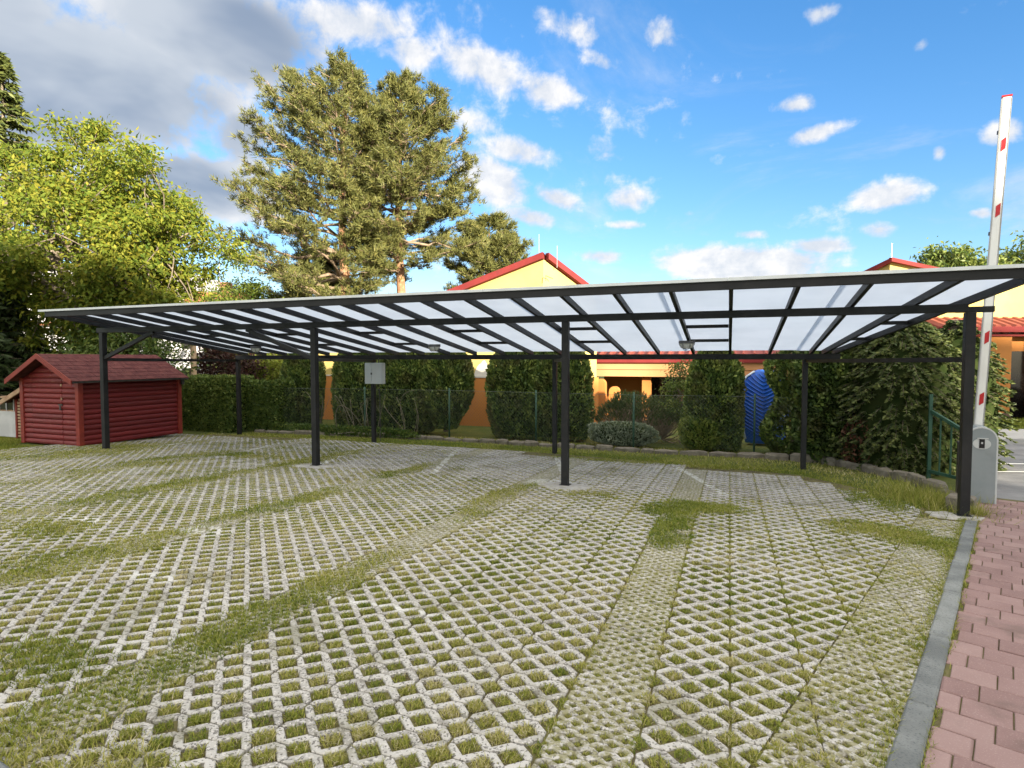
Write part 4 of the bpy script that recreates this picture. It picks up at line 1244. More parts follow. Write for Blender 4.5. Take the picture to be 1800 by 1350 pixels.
def build_far_peak():
    root = empty('far_yellow_house', (7.6, 35, -.3)); tag(root, 'top of a yellow house with a peaked red roof edge beyond the carport', 'building')
    ox, oy, oz = root.location
    def B(mb, name, mat, parent=root, **k):
        mb.v = [(a - ox, b - oy, c - oz) for a, b, c in mb.v]; return mb.build(name, mat, parent, **k)
    A = np.array([7.63, 34.93]); l = A + np.array([-3.0, 2.6]); r_ = A + np.array([6.0, 2.3]); z = 6.80
    zl = z - 1.5; zr = z - 1.35
    for (b, zb, s) in ((l, zl, -1), (r_, zr, 1)):
        d = (b - A) / np.linalg.norm(b - A); n = np.array([d[1], -d[0]]) * (1 if s > 0 else -1)
        B(MB().prism([(A[0], A[1], -.3), (b[0], b[1], -.3), (b[0], b[1], zb), (A[0], A[1], z)], (0, 0, 0), (-n[0] * .3, -n[1] * .3, 0)), 'wall', M['yellow_plaster'])
        o2 = n * .25
        B(MB().prism([(A[0], A[1] - .34, z), (b[0] + o2[0], b[1] + o2[1], zb), (b[0] + o2[0], b[1] + o2[1], zb + .2), (A[0], A[1] - .34, z + .2)], (0, 0, 0), (-o2[0] * .95, -o2[1] * .95, 0)), 'roof_fascia', M['red_metal'])
    B(MB().tube([(7.75, 35.2, z), (7.75, 35.2, z + 1.0)], .012, 5), 'lightning_rod', M['galvanised'])


build_far_peak()


def build_white_house():
    root = empty('white_house', (*cf(-27.9, 44), -1.3), R(20.63)); tag(root, 'white house with orange tiled roof and chimney behind the walnut tree', 'building')
    MB().box(-11, 7.0, -2, 6, 0, 5.9).build('wall', M['white_plaster'], root)
    MB().prism([(7.0, -2, 5.9), (7.0, 6, 5.9), (7.0, 2, 8.2)], (0, 0, 0), (-18, 0, 0)).build('gable', M['white_plaster'], root)
    for s in (-1, 1):
        V = [(-11.3, 2, 8.42), (7.35, 2, 8.42), (7.35, 2 + s * 4.5, 5.72), (-11.3, 2 + s * 4.5, 5.72)]
        rf = MB().prism(V, (0, 0, 0), (0, 0, -.16)).build('roof', M['orange_tile'], root)
    MB().box(-11.4, 2.6, -2.4, 6.4, 5.6, 9.9).build('upper_storey', M['white_plaster'], root)
    MB().box(5.2, 5.9, 1.2, 1.8, 7.2, 9.1).build('chimney', M['chimney_brick'], root)
    for k in range(6):
        x = -9.6 + k * 2.7
        for z in (1.2, 3.8):
            w = MB().box(x, x + 1.1, -2.06, -2.003, z, z + 1.35).build('window', M['paper'], root)
            MB().box(x + .07, x + 1.03, -2.075, -2.062, z + .07, z + 1.28).build('pane', M['window_dark'], w)
    MB().tube([(5.1, 1.4, 9.2), (5.1, 1.4, 10.6)], .03, 5).build('aerial', M['galvanised'], root)


build_white_house()


# apartment block behind the camera: it throws the shade that lies over the lot
def build_block():
    root = empty('apartment_block', (51.7, -44.0, 0.5)); tag(root, 'plain apartment block on the near side of the lot, whose shade covers it', 'building')
    MB().box(-15.2, 15.3, -5, 4, 0, 21.3).build('wall', M['bare_plaster'], root)
    MB().box(-15.6, 15.7, -5.4, 4.4, 21.302, 21.55).build('roof', M['red_tile'], root)
    MB().box(-15.8, -2.5, -4, 3.9, 21.552, 22.6).build('shade_top', M['bare_plaster'], root)  # extra height added to the block so its shade climbs the walnut
    for k in range(8):
        for j in range(6):
            w = MB().box(-14 + k * 3.7, -12.6 + k * 3.7, 4.003, 4.06, 1.2 + j * 3, 2.8 + j * 3).build('window', M['paper'], root)
            MB().box(-13.92 + k * 3.7, -12.68 + k * 3.7, 4.062, 4.075, 1.28 + j * 3, 2.72 + j * 3).build('pane', M['window_dark'], w)


    r2 = empty('shade_tower', (92, -44, .5)); tag(r2, 'unseen plain tower added right of the block to shade the orange building', 'building')  # tower added out of view to shade the orange wall
    MB().box(-10, 12, -5, 4, 0, 25.6).build('wall', M['bare_plaster'], r2)
    MB().box(-10.3, 12.3, -5.3, 4.3, 25.602, 25.9).build('roof', M['red_tile'], r2)


build_block()


# ------------------------------------------------------------------ fence, stones, railing
def build_fence():
    xs = [-12.3, -9.5, -6.98, -4.5, -2.07, .53, 2.1]
    ys = [13.2, 13.6, 13.8, 13.65, 13.5, 13.9, 13.4]
    root = empty('chain_link_fence', (-5, 13.7, -.26)); tag(root, 'low green chain link fence in front of the thuja hedge', 'fence')
    ox, oy, oz = root.location
    H = 1.24
    for x, y in zip(xs, ys):
        MB().tube([(x - ox, y - oy, -.1), (x - ox, y - oy, H + .06)], .024, 8).build('post', M['fence_green'], root, smooth=True)
    for (xa, ya), (xb, yb) in zip(list(zip(xs, ys))[:-1], list(zip(xs, ys))[1:]):
        L = math.hypot(xb - xa, yb - ya); ux, uy = (xb - xa) / L, (yb - ya) / L
        mb = MB(); st = .082; hh = H - .06; s_ = -hh
        def pt(u, z): return (xa + ux * u - ox, ya + uy * u - oy - .03, z)
        while s_ < L:
            for sg in (1, -1):
                u0, z0, u1, z1 = (s_, .04, s_ + hh, .04 + hh) if sg > 0 else (s_ + hh, .04, s_, .04 + hh)
                if sg > 0:
                    if u0 < 0: z0 += -u0; u0 = 0
                    if u1 > L: z1 -= u1 - L; u1 = L
                else:
                    if u1 < 0: z1 -= -u1; u1 = 0
                    if u0 > L: z0 += u0 - L; u0 = L
                if abs(u1 - u0) > .02: mb.tube([pt(u0, z0), pt(u1, z1)], .0016, 3, False)
            s_ += st
        o = mb.build('wire_mesh', M['wire'], root); o['kind'] = 'stuff'
        MB().tube([pt(0, H), pt(L, H)], .004, 4).build('tension_wire', M['wire'], root)


build_fence()


def build_stones():
    root = empty('stone_edging', (0, 13, -.25)); tag(root, 'low rough stone edging along the rear of the parking lot', 'edging')
    line = [(-12.6, 12.75), (-9.5, 13.1), (-7, 13.3), (-4.5, 13.2), (-1.3, 13.05), (.6, 13.25), (1.7, 12.95), (2.3, 12.2), (2.72, 11.2), (2.86, 10.2), (2.9, 9.5)]
    P = np.array(line); seg = np.linalg.norm(np.diff(P, axis=0), axis=1); cum = np.concatenate([[0], np.cumsum(seg)])
    s = 0.0
    while s < cum[-1] - .2:
        L = random.uniform(.28, .62)
        m = s + L / 2
        x = np.interp(m, cum, P[:, 0]); y = np.interp(m, cum, P[:, 1]); x2 = np.interp(m + .1, cum, P[:, 0]); y2 = np.interp(m + .1, cum, P[:, 1])
        a = math.atan2(y2 - y, x2 - x); h = random.uniform(.05, .12) + (.05 if x > .8 else 0); w = random.uniform(.08, .13)
        n = 8; V = []
        r = np.random.default_rng(int(s * 1000))
        for zz, k in ((-.1, 1.0), (h * .7, 1.0), (h, .82)):
            for i in range(n):
                t = 2 * math.pi * (i + .5) / n; f = (abs(math.cos(t)) ** 4 + abs(math.sin(t)) ** 4) ** -.25
                V.append((math.cos(t) * f * L / 2 * k * r.uniform(.93, 1.03), math.sin(t) * f * w * k * r.uniform(.9, 1.08), zz + r.normal(0, .008)))
        F = [tuple(range(2 * n, 3 * n))] + [(l * n + i, l * n + (i + 1) % n, (l + 1) * n + (i + 1) % n, (l + 1) * n + i) for l in range(2) for i in range(n)]
        o = MB().add(V, F).build('stone', M['stone_wall'], root)
        o.location = (x - 0, y - 13, float(gz(x, y)) + .25 - .03); o.rotation_euler = (0, 0, a + random.gauss(0, .05))
        s += L + .012


build_stones()

o = MB().cbox(-.14, .14, -.12, .12, -.05, .17, .025).build('stone_block', M['stone_wall']); o.location = (2.74, 8.72, float(gz(2.6, 8.8))); o.rotation_euler = (0, 0, R(-25))
tag(o, 'pale rough stone block behind the end post of the carport', 'stone')

r = empty('green_railing', (3.17, 11.56, -.18)); tag(r, 'green metal railing with sloping top rail beside the right hand conifer', 'railing')
a = np.array([0.0, 0.0]); b = np.array([.36, -.80])
MB().bar((a[0], a[1], -.05), (a[0], a[1], 1.40), .05, .05, (0, 1, 0)).build('post', M['fence_green'], r)
MB().bar((b[0], b[1], -.05), (b[0], b[1], .80), .05, .05, (0, 1, 0)).build('post', M['fence_green'], r)
MB().bar((a[0] + .01, a[1] - .02, 1.11), (b[0], b[1], .79), .04, .05).build('top_rail', M['fence_green'], r)
MB().bar((a[0] + .01, a[1] - .02, .10), (b[0], b[1], .10), .04, .05).build('bottom_rail', M['fence_green'], r)
for k in range(1, 4):
    t = k / 4; p = a + (b - a) * t
    MB().bar((p[0], p[1], .12), (p[0], p[1], 1.09 - .32 * t), .022, .022, (0, 1, 0)).build('baluster', M['fence_green'], r)


# ------------------------------------------------------------------ barrier
def build_barrier():
    ang = math.atan2(-KD[0], KD[1]) * .55
    x, y = 3.16, 9.46
    root = empty('barrier', (x, y, float(gz(x, y)) - .012), ang); tag(root, 'grey rounded barrier cabinet with its white and red arm raised upright', 'barrier')
    w, d, h = .165, .16, 1.02; m = 12
    def arch(w_, y0, y1, z0, top, name, mat, par=root):
        prof = [(-w_, z0), (w_, z0)] + [(w_ * math.cos(math.pi * i / m), top - w_ + w_ * math.sin(math.pi * i / m)) for i in range(m + 1)]
        return MB().prism([(u, y0, v) for u, v in prof][::-1], (0, 0, 0), (0, y1 - y0, 0)).build(name, mat, par)
    arch(w, -d, d + .06, 0, h, 'cabinet', M['cabinet_paint'])
    arch(w - .014, -d - .010, -d - .002, .02, h - .014, 'door', M['cabinet_paint'])
    # pale edge band round the front
    prof_o = [(-w - .004, 0.0)] + [((w + .004) * math.cos(math.pi - math.pi * i / m), h - w + (w + .004) * math.sin(math.pi * i / m)) for i in range(m + 1)] + [(w + .004, 0.0)]
    wi = w - .014
    prof_i = [(-wi, 0.0)] + [(wi * math.cos(math.pi - math.pi * i / m), h - w + wi * math.sin(math.pi * i / m)) for i in range(m + 1)] + [(wi, 0.0)]
    k = len(prof_o); V = []
    for yy in (-d - .013, -d + .03):
        V += [(u, yy, v) for u, v in prof_o] + [(u, yy, v) for u, v in prof_i]
    F = []
    for i in range(k - 1):
        F += [(i, k + i, k + i + 1, i + 1), (2 * k + i, 2 * k + i + 1, 3 * k + i + 1, 3 * k + i), (i, i + 1, 2 * k + i + 1, 2 * k + i), (k + i, 3 * k + i, 3 * k + i + 1, k + i + 1)]
    MB().add(V, F).build('edge_band', M['cabinet_edge'], root)
    n = 20; sy = -d - .0105
    V = [(.095 * math.cos(2 * math.pi * i / n), sy, .80 + .072 * math.sin(2 * math.pi * i / n)) for i in range(n)]
    pl = MB().prism(V, (0, 0, 0), (0, -.006, 0)).build('lock_plate', M['cabinet_edge'], root)
    MB().box(-.028, .028, sy - .014, sy - .0065, .745, .865).build('lock_slot', M['black_plastic'], pl)
    MB().box(-.010, .010, sy - .019, sy - .0145, .80, .825).build('key_ring', M['galvanised'], pl)
    MB().box(-.05, .065, sy - .018, sy - .0065, .866, .878).build('lock_visor', M['cabinet_edge'], pl)
    MB().box(-w - .06, -w - .001, .0, .18, .02, .78).build('side_housing', M['iron_dark'], root)
    MB().box(-.2, .2, -.2, .25, -.03, -.001).build('base_plate', M['footing'], root)
    # raised arm: rounded hollow profile, red reflectors
    arm_l = 4.55; n = 14
    V = []
    aw, at = .049, .024
    for zz in (0, arm_l):
        for i in range(n):
            t = 2 * math.pi * i / n; f = (abs(math.cos(t)) ** 4 + abs(math.sin(t)) ** 4) ** -.25
            V.append((math.cos(t) * f * aw, math.sin(t) * f * at, zz))
    F = [(i, (i + 1) % n, n + (i + 1) % n, n + i) for i in range(n)] + [tuple(range(n))[::-1], tuple(range(n, 2 * n))]
    arm = MB().add(V, F).build('arm', M['arm_white'], root)
    arm.location = (.01, d + .13, .84); arm.rotation_euler = (R(1.0), R(2.2), 0)
    for z in (.50, 1.34, 2.19, 3.04, 3.90):
        V = [(-.018, -at - .003, z - .06), (.030, -at - .003, z - .02), (.030, -at - .003, z + .13), (-.018, -at - .003, z + .09)]
        MB().prism(V, (0, 0, 0), (0, -.003, 0)).build('reflector', M['reflector_red'], arm)
    for sx in (-1, 1): MB().box(sx * (aw + .0035) - .004, sx * (aw + .0035) + .004, -.022, .022, .02, arm_l - .02).build('arm_edge', M['arm_edge'], arm)
    MB().box(-.055, .055, -.03, .03, arm_l + .001, arm_l + .022).build('arm_cap', M['reflector_red'], arm)
    for z in (1.9, 2.75, 4.08): MB().box(-aw - .022, -aw - .009, -.016, .016, z, z + .045).build('arm_clip', M['black_plastic'], arm)


build_barrier()


# ------------------------------------------------------------------ blue inflatable standing behind the yew
def build_blue():
    root = empty('blue_inflatable', (.84, 15.7, -.3)); root.scale = (1.12, 1.0, 1.05); tag(root, 'upright bright blue ribbed plastic slide behind the fence', 'slide')
    nz, na = 26, 20; V = []
    def sec(t):
        w = .52 * math.sqrt(max(.02, 1 - max(0, (t - .70) / .31) ** 2)) * (.78 + .22 * min(1, t / .4))
        return w
    for i in range(nz + 1):
        t = i / nz; z = .02 + 1.74 * t; lean = -.05 * math.sin(t * 2.6)
        for k in range(na):
            a = 2 * math.pi * k / na; f = (abs(math.cos(a)) ** 3 + abs(math.sin(a)) ** 3) ** (-1 / 3)
            V.append((lean + math.cos(a) * f * sec(t), math.sin(a) * f * .21 * (1 - .4 * t ** 4), z))
    F = [(i * na + k, i * na + (k + 1) % na, (i + 1) * na + (k + 1) % na, (i + 1) * na + k) for i in range(nz) for k in range(na)]
    F += [tuple(range(na))[::-1], tuple(range(nz * na, (nz + 1) * na))]
    MB().add(V, F).build('body', M['blue_plastic'], root, smooth=True)
    def front(u, t):
        w = sec(t); return -.21 * (1 - .4 * t ** 4) * max(0.0, 1 - min(1, abs(u) / w) ** 3) ** (1 / 3)
    for k in range(17):
        for s in (-1, 1):
            z0 = .12 + k * .09; p = []
            for e in range(6):
                f = e / 5; z = z0 + .30 * f; t = (z - .02) / 1.74
                if t > .97: break
                u = s * (.02 + .86 * f) * sec(t); p.append((u - .05 * math.sin(t * 2.6), front(u, t) - .004, z))
            if len(p) >= 3: MB().tube(p, .019, 6).build('rib', M['blue_plastic'], root, smooth=True)
    pts = []
    for i in range(14):
        t = .05 + .93 * i / 13; pts.append((-.05 * math.sin(t * 2.6) - sec(t) * .93, -.13, .02 + 1.74 * t))
    MB().tube(pts, .022, 6).build('edge_welt', M['pale_plastic'], root, smooth=True)


build_blue()


# ------------------------------------------------------------------ vegetation
def unit(v):
    return v / (np.linalg.norm(v, axis=-1, keepdims=True) + 1e-9)


def rand_dirs(n):
    return unit(rng.normal(size=(n, 3)))


def leaf_mesh(name, C, U, L, Wd, T, fold=0.0):
    """diamond leaves: centre, long axis, length, width, tint"""
    n = len(C); U = unit(U)
    S = unit(np.cross(U, rand_dirs(n)))
    L = L[:, None] if np.ndim(L) else L; Wd = Wd[:, None] if np.ndim(Wd) else Wd
    N = np.cross(U, S)
    V = np.stack([C - U * L / 2, C + S * Wd / 2 - U * L * 0.08 + N * Wd * fold, C + U * L / 2, C - S * Wd / 2 - U * L * 0.08 + N * Wd * fold], 1).reshape(-1, 3)
    F = (np.arange(n) * 4)[:, None] + [0, 1, 2, 3]
    return mesh_np(name, V, F, np.repeat(np.clip(T, 0, 1), 4))


def tri_mesh(name, A, B_, C_, T):
    n = len(A)
    V = np.stack([A, B_, C_], 1).reshape(-1, 3)
    return mesh_np(name, V, (np.arange(n) * 3)[:, None] + [0, 1, 2], np.repeat(np.clip(T, 0, 1), 3))


def place(root, o):
    """parent without moving: geometry was made in world coordinates"""
    o.parent = root; o.location = tuple(-np.array(root.location)); return o


def tubes_obj(name, tubes, mat, root, sides=6):
    V, F = [], []; nb = 0
    for pts, rad, sd in tubes:
        v, f = tube_arrays(pts, rad, sd); V.append(v); F.append(np.array(f) + nb); nb += len(v)
    o = link_mesh(name, mesh_np(name, np.concatenate(V), np.concatenate(F)), mat, None, True)
    return place(root, o)


def curve(a, b, sag=0.0, wob=0.1, n=6):
    a = np.array(a, float); b = np.array(b, float); t = np.linspace(0, 1, n)[:, None]
    p = a + (b - a) * t; L = np.linalg.norm(b - a)
    side = rng.normal(size=3) * wob * L
    p = p + np.sin(math.pi * t) * side * 0.5; p[:, 2] += (np.sin(math.pi * t[:, 0]) * sag * L)
    return p


def broadleaf(name, label, cat, base, fork_z, centre, radii, limbs, clumps, per, leaf, mat, bark, clump_r=.45, trunk_r=.2, group=None, shell=.45, stems=1, flat=.0, tone=(.5, .22)):
    """trunk, limbs, twigs to each leaf clump, leaves round each clump"""
    root = empty(name, base); tag(root, label, cat, group)
    base = np.array(base); centre = np.array(centre); radii = np.array(radii)
    tubes = []; nodes = []
    forks = []
    for s in range(stems):
        b0 = base + (np.array([s * .5, .1 * s, 0]) if s else 0)
        f = np.array([base[0] + (rng.normal(0, .15) if s == 0 else 1.5 * s), base[1] + rng.normal(0, .2) + .4 * s, fork_z + s * .3])
        forks.append(f); tubes.append((curve(b0, f, 0, .08, 7), np.linspace(trunk_r, trunk_r * .72, 7) * (1 if s == 0 else .7), 9))
    for k in range(limbs):
        f = forks[k % stems]
        u = rand_dirs(1)[0]; u[2] = abs(u[2]) * .9 - .15
        tip = centre + u * radii * rng.uniform(.5, .75)
        p = curve(f, tip, .10, .22, 8)
        tubes.append((p, np.linspace(trunk_r * .5, trunk_r * .14, 8), 6)); nodes.append(p[2:])
    nodes = np.concatenate(nodes)
    u = rand_dirs(clumps); r = rng.uniform(shell, 1.0, clumps) ** .7
    lump = 1 + .20 * np.sin(u[:, 0] * 5 + 1.3) * np.cos(u[:, 1] * 4 + u[:, 2] * 6)
    CL = centre + u * radii * (r * lump)[:, None]
    keep = CL[:, 2] > base[2] + .6; CL = CL[keep]
    for c in CL:
        d = np.linalg.norm(nodes - c, axis=1); i = d.argmin()
        p = curve(nodes[i], c, .06, .25, 5); tubes.append((p, np.linspace(.028, .008, 5) * (trunk_r / .2) ** .5, 4))
    tubes_obj('trunk', tubes, M[bark], root)
    n = len(CL) * per; idx = np.repeat(np.arange(len(CL)), per)
    sz = rng.uniform(.6, 1.25, len(CL))[idx]
    off = rng.normal(size=(n, 3)) * clump_r * sz[:, None] * np.array([1, 1, .62])
    C = CL[idx] + off; C[:, 2] -= .25 * clump_r * rng.random(n)
    U = unit(off) + rng.normal(size=(n, 3)) * .7; U[:, 2] -= .55
    T = tone[0] + rng.normal(0, tone[1], n) + .25 * (rng.random(len(CL))[idx] - .5)
    me = leaf_mesh('crown', C, U, rng.uniform(.75, 1.25, n) * leaf, rng.uniform(.34, .52, n) * leaf, T, .15)
    place(root, link_mesh('crown', me, M[mat]))
    return root


def pine(name, label, base, h, crown_z, prof, mat='pine_needle', group='pine trees behind the carport', whorls=26, tuft=.26, dens=1.0, trunk_r=.28, lean=(0, 0), droop=0.0):
    """prof(t, azimuth) gives branch reach for t = 0 at the crown's foot to 1 at the tip"""
    root = empty(name, base); tag(root, label, 'pine tree', group)
    base = np.array(base, float); tubes = []
    zz = np.linspace(0, h, 14)
    tr = np.stack([base[0] + lean[0] * zz / h + .12 * np.sin(zz * .5), base[1] + lean[1] * zz / h, base[2] + zz], -1)
    trunk_o = tubes_obj('trunk', [(tr, np.linspace(trunk_r, .04, 14), 10)], M['bark_pine'], root)
    TP, TD = [], []
    for w in range(whorls):
        t = (w + rng.uniform(0, .8)) / whorls; z = crown_z + (h - crown_z) * t
        nb = int(rng.integers(4, 7)) if t < .85 else 4
        a0 = rng.uniform(0, 6.28)
        for k in range(nb):
            az = a0 + 6.283 * k / nb + rng.normal(0, .25)
            reach = prof(t, az) * rng.uniform(.72, 1.08)
            if reach < .12 or (t < .3 and rng.random() < .35): continue
            d = np.array([math.cos(az), math.sin(az), 0])
            p0 = np.array([np.interp(z, zz, tr[:, 0]), np.interp(z, zz, tr[:, 1]), base[2] + z])
            rise = rng.uniform(-.10, .16) - .22 * (1 - t) + .5 * t - droop
            n = 7; s = np.linspace(0, 1, n)
            pts = p0 + d * (reach * s)[:, None]; pts[:, 2] += reach * (rise * s + .22 * s ** 2.2)
            pts[1:] += rng.normal(0, .03 * reach, (n - 1, 3))
            tubes.append((pts, np.linspace(.018 + .016 * reach, .010, n), 5))
            m = int((5 + reach * 6) * dens)
            for j in range(m):                                     # side twigs
                sj = rng.uniform(.28, 1.0); q = np.array([np.interp(sj, s, pts[:, i]) for i in range(3)])
                ta = az + rng.choice([-1, 1]) * rng.uniform(.3, 1.25)
                ln = reach * rng.uniform(.12, .30) * (1.15 - .5 * sj) + .15
                td = np.array([math.cos(ta), math.sin(ta), rng.uniform(-.05, .55)]); td /= np.linalg.norm(td)
                e = q + td * ln
                tubes.append((np.stack([q, (q + e) / 2 + rng.normal(0, .02, 3), e]), np.array([.013, .010, .006]), 3))
                nt = 4
                for i in range(nt):
                    f = rng.uniform(.35, 1.05); TP.append(q + (e - q) * f + rng.normal(0, .08, 3)); TD.append(td + np.array([0, 0, .55]) + rng.normal(0, .25, 3))
    tubes_obj('branches', tubes, M['bark_twig'], root)
    TP = np.array(TP); TD = unit(np.array(TD)); per = 11
    idx = np.repeat(np.arange(len(TP)), per); n = len(idx)
    D = unit(TD[idx] + rng.normal(size=(n, 3)) * .62)
    L = rng.uniform(.7, 1.2, n)[:, None] * tuft
    S = unit(np.cross(D, rand_dirs(n))) * .019 * (tuft / .26)
    P = TP[idx] + rng.normal(0, .05, (n, 3))
    T = .5 + rng.normal(0, .2, n) + .35 * (rng.random(len(TP))[idx] - .5)
    me = tri_mesh('crown', P - S, P + S, P + D * L, T)
    place(root, link_mesh('crown', me, M[mat]))
    return root


def blob_core(P, name='core'):
    pass


def dense_shrub(name, label, cat, base, h, rad, n, mat, group=None, leaf=.09, prof=None, up=.7, lump=.10, tone=(.45, .22), core=True, ax=1.0, ay=1.0, trunk=True, seed=None, droop=0.0, width=.5, brown=None):
    """clipped conifer or bush: a dark inner body and thousands of sprays over a lumpy outline"""
    root = empty(name, base); tag(root, label, cat, group)
    sd = rng.uniform(0, 50)
    if prof is None: prof = lambda t: (1 - (2 * t - 1) ** 4) ** .5
    def rr(t, a):
        k = 1 + lump * (np.sin(3 * a + sd + 5 * t) * .5 + np.sin(7 * a - 9 * t + sd * 2) * .35 + np.sin(13 * a + 21 * t + sd) * .25)
        return rad * prof(t) * k
    bx, by, bz = base
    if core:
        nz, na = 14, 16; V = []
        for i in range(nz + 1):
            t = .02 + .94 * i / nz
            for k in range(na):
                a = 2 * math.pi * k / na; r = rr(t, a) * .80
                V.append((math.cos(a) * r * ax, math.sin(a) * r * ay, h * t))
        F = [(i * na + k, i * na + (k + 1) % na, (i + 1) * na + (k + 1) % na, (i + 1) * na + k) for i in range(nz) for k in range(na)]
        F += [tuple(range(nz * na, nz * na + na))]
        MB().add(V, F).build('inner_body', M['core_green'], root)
    if trunk: MB().tube([(0, 0, -.1), (0.02, 0, h * .25), (0, 0, h * .6)], [.07, .055, .03], 7).build('trunk', M['bark_grey'], root)
    t = rng.random(n); a = rng.uniform(0, 2 * math.pi, n)
    keep = rng.random(n) < np.clip(prof(t) + .15, 0, 1); t, a = t[keep], a[keep]; n = len(t)
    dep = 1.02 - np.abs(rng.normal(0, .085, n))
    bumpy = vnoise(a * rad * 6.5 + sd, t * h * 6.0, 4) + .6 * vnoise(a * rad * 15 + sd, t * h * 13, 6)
    R_ = rr(t, a) * dep * (1 + .085 * (bumpy - .8))
    C = np.stack([np.cos(a) * R_ * ax, np.sin(a) * R_ * ay, h * t * 1.0], -1)
    # closed top
    O = np.stack([np.cos(a), np.sin(a), (t - .45) * .9], -1)
    U = O * .55 + np.array([0, 0, up]) + rng.normal(size=(n, 3)) * .42
    U[:, 2] -= droop
    T = tone[0] + rng.normal(0, tone[1] * .8, n) + (dep - .95) * 2.2 + .42 * (bumpy - .8) + .25 * np.sin(9 * a + 14 * t + sd) * .5  # light and shade put into the tint: proud sprays paler, recessed ones darker
    me = leaf_mesh('foliage', C + O * leaf * .3, U, rng.uniform(.7, 1.4, n) * leaf, rng.uniform(.8, 1.3, n) * leaf * width, T, .1)
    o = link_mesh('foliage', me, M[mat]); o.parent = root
    return root


def cone_prof(p0=.75, top=.15):
    return lambda t: np.clip((1 - t ** 2.2) ** .8, 0, 1) * (p0 + (1 - p0) * np.clip(t * 5, 0, 1)) + top * 0


THUJA = lambda t: np.clip(1 - np.clip((t - .55) / .45, 0, 1) ** 2.3, 0, 1) ** .7 * (.78 + .22 * np.clip(t * 4, 0, 1))
g0 = -.26
G = 'clipped thujas along the fence'
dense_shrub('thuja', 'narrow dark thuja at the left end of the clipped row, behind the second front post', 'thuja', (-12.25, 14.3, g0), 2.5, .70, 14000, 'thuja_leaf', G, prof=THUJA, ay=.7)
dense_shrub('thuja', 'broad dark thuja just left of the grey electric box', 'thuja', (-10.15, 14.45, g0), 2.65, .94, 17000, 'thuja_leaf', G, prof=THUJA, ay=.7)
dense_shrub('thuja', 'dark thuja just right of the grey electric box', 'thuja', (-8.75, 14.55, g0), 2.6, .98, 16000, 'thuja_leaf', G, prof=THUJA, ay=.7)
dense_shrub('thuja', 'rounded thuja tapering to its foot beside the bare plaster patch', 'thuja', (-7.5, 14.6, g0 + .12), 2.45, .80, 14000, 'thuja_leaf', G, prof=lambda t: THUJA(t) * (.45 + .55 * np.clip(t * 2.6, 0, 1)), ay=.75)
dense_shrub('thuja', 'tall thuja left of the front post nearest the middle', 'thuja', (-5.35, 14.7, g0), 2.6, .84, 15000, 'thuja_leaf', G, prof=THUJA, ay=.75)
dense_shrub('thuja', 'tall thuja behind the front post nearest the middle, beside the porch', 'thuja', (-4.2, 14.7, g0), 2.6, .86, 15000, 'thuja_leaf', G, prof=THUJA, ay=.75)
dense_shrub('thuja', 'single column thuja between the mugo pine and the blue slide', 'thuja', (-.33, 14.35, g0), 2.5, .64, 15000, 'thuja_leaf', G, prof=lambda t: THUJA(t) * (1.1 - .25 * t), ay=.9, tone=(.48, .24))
dense_shrub('bush', 'yellow green low bush at the foot of the single thuja', 'bush', (-.62, 13.98, g0), .75, .42, 3500, 'hedge_leaf', tone=(.72, .2), leaf=.08, trunk=False)
# conifers at the right end
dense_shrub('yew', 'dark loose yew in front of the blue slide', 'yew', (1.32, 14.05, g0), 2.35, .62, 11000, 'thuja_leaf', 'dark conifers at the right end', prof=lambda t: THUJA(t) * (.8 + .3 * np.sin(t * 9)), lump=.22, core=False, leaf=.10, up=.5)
dense_shrub('yew', 'very dark broad conifer behind the right rear post', 'yew', (1.98, 13.35, g0), 2.75, .72, 15000, 'thuja_leaf', 'dark conifers at the right end', prof=THUJA, tone=(.3, .2), lump=.16, leaf=.10, up=.35)


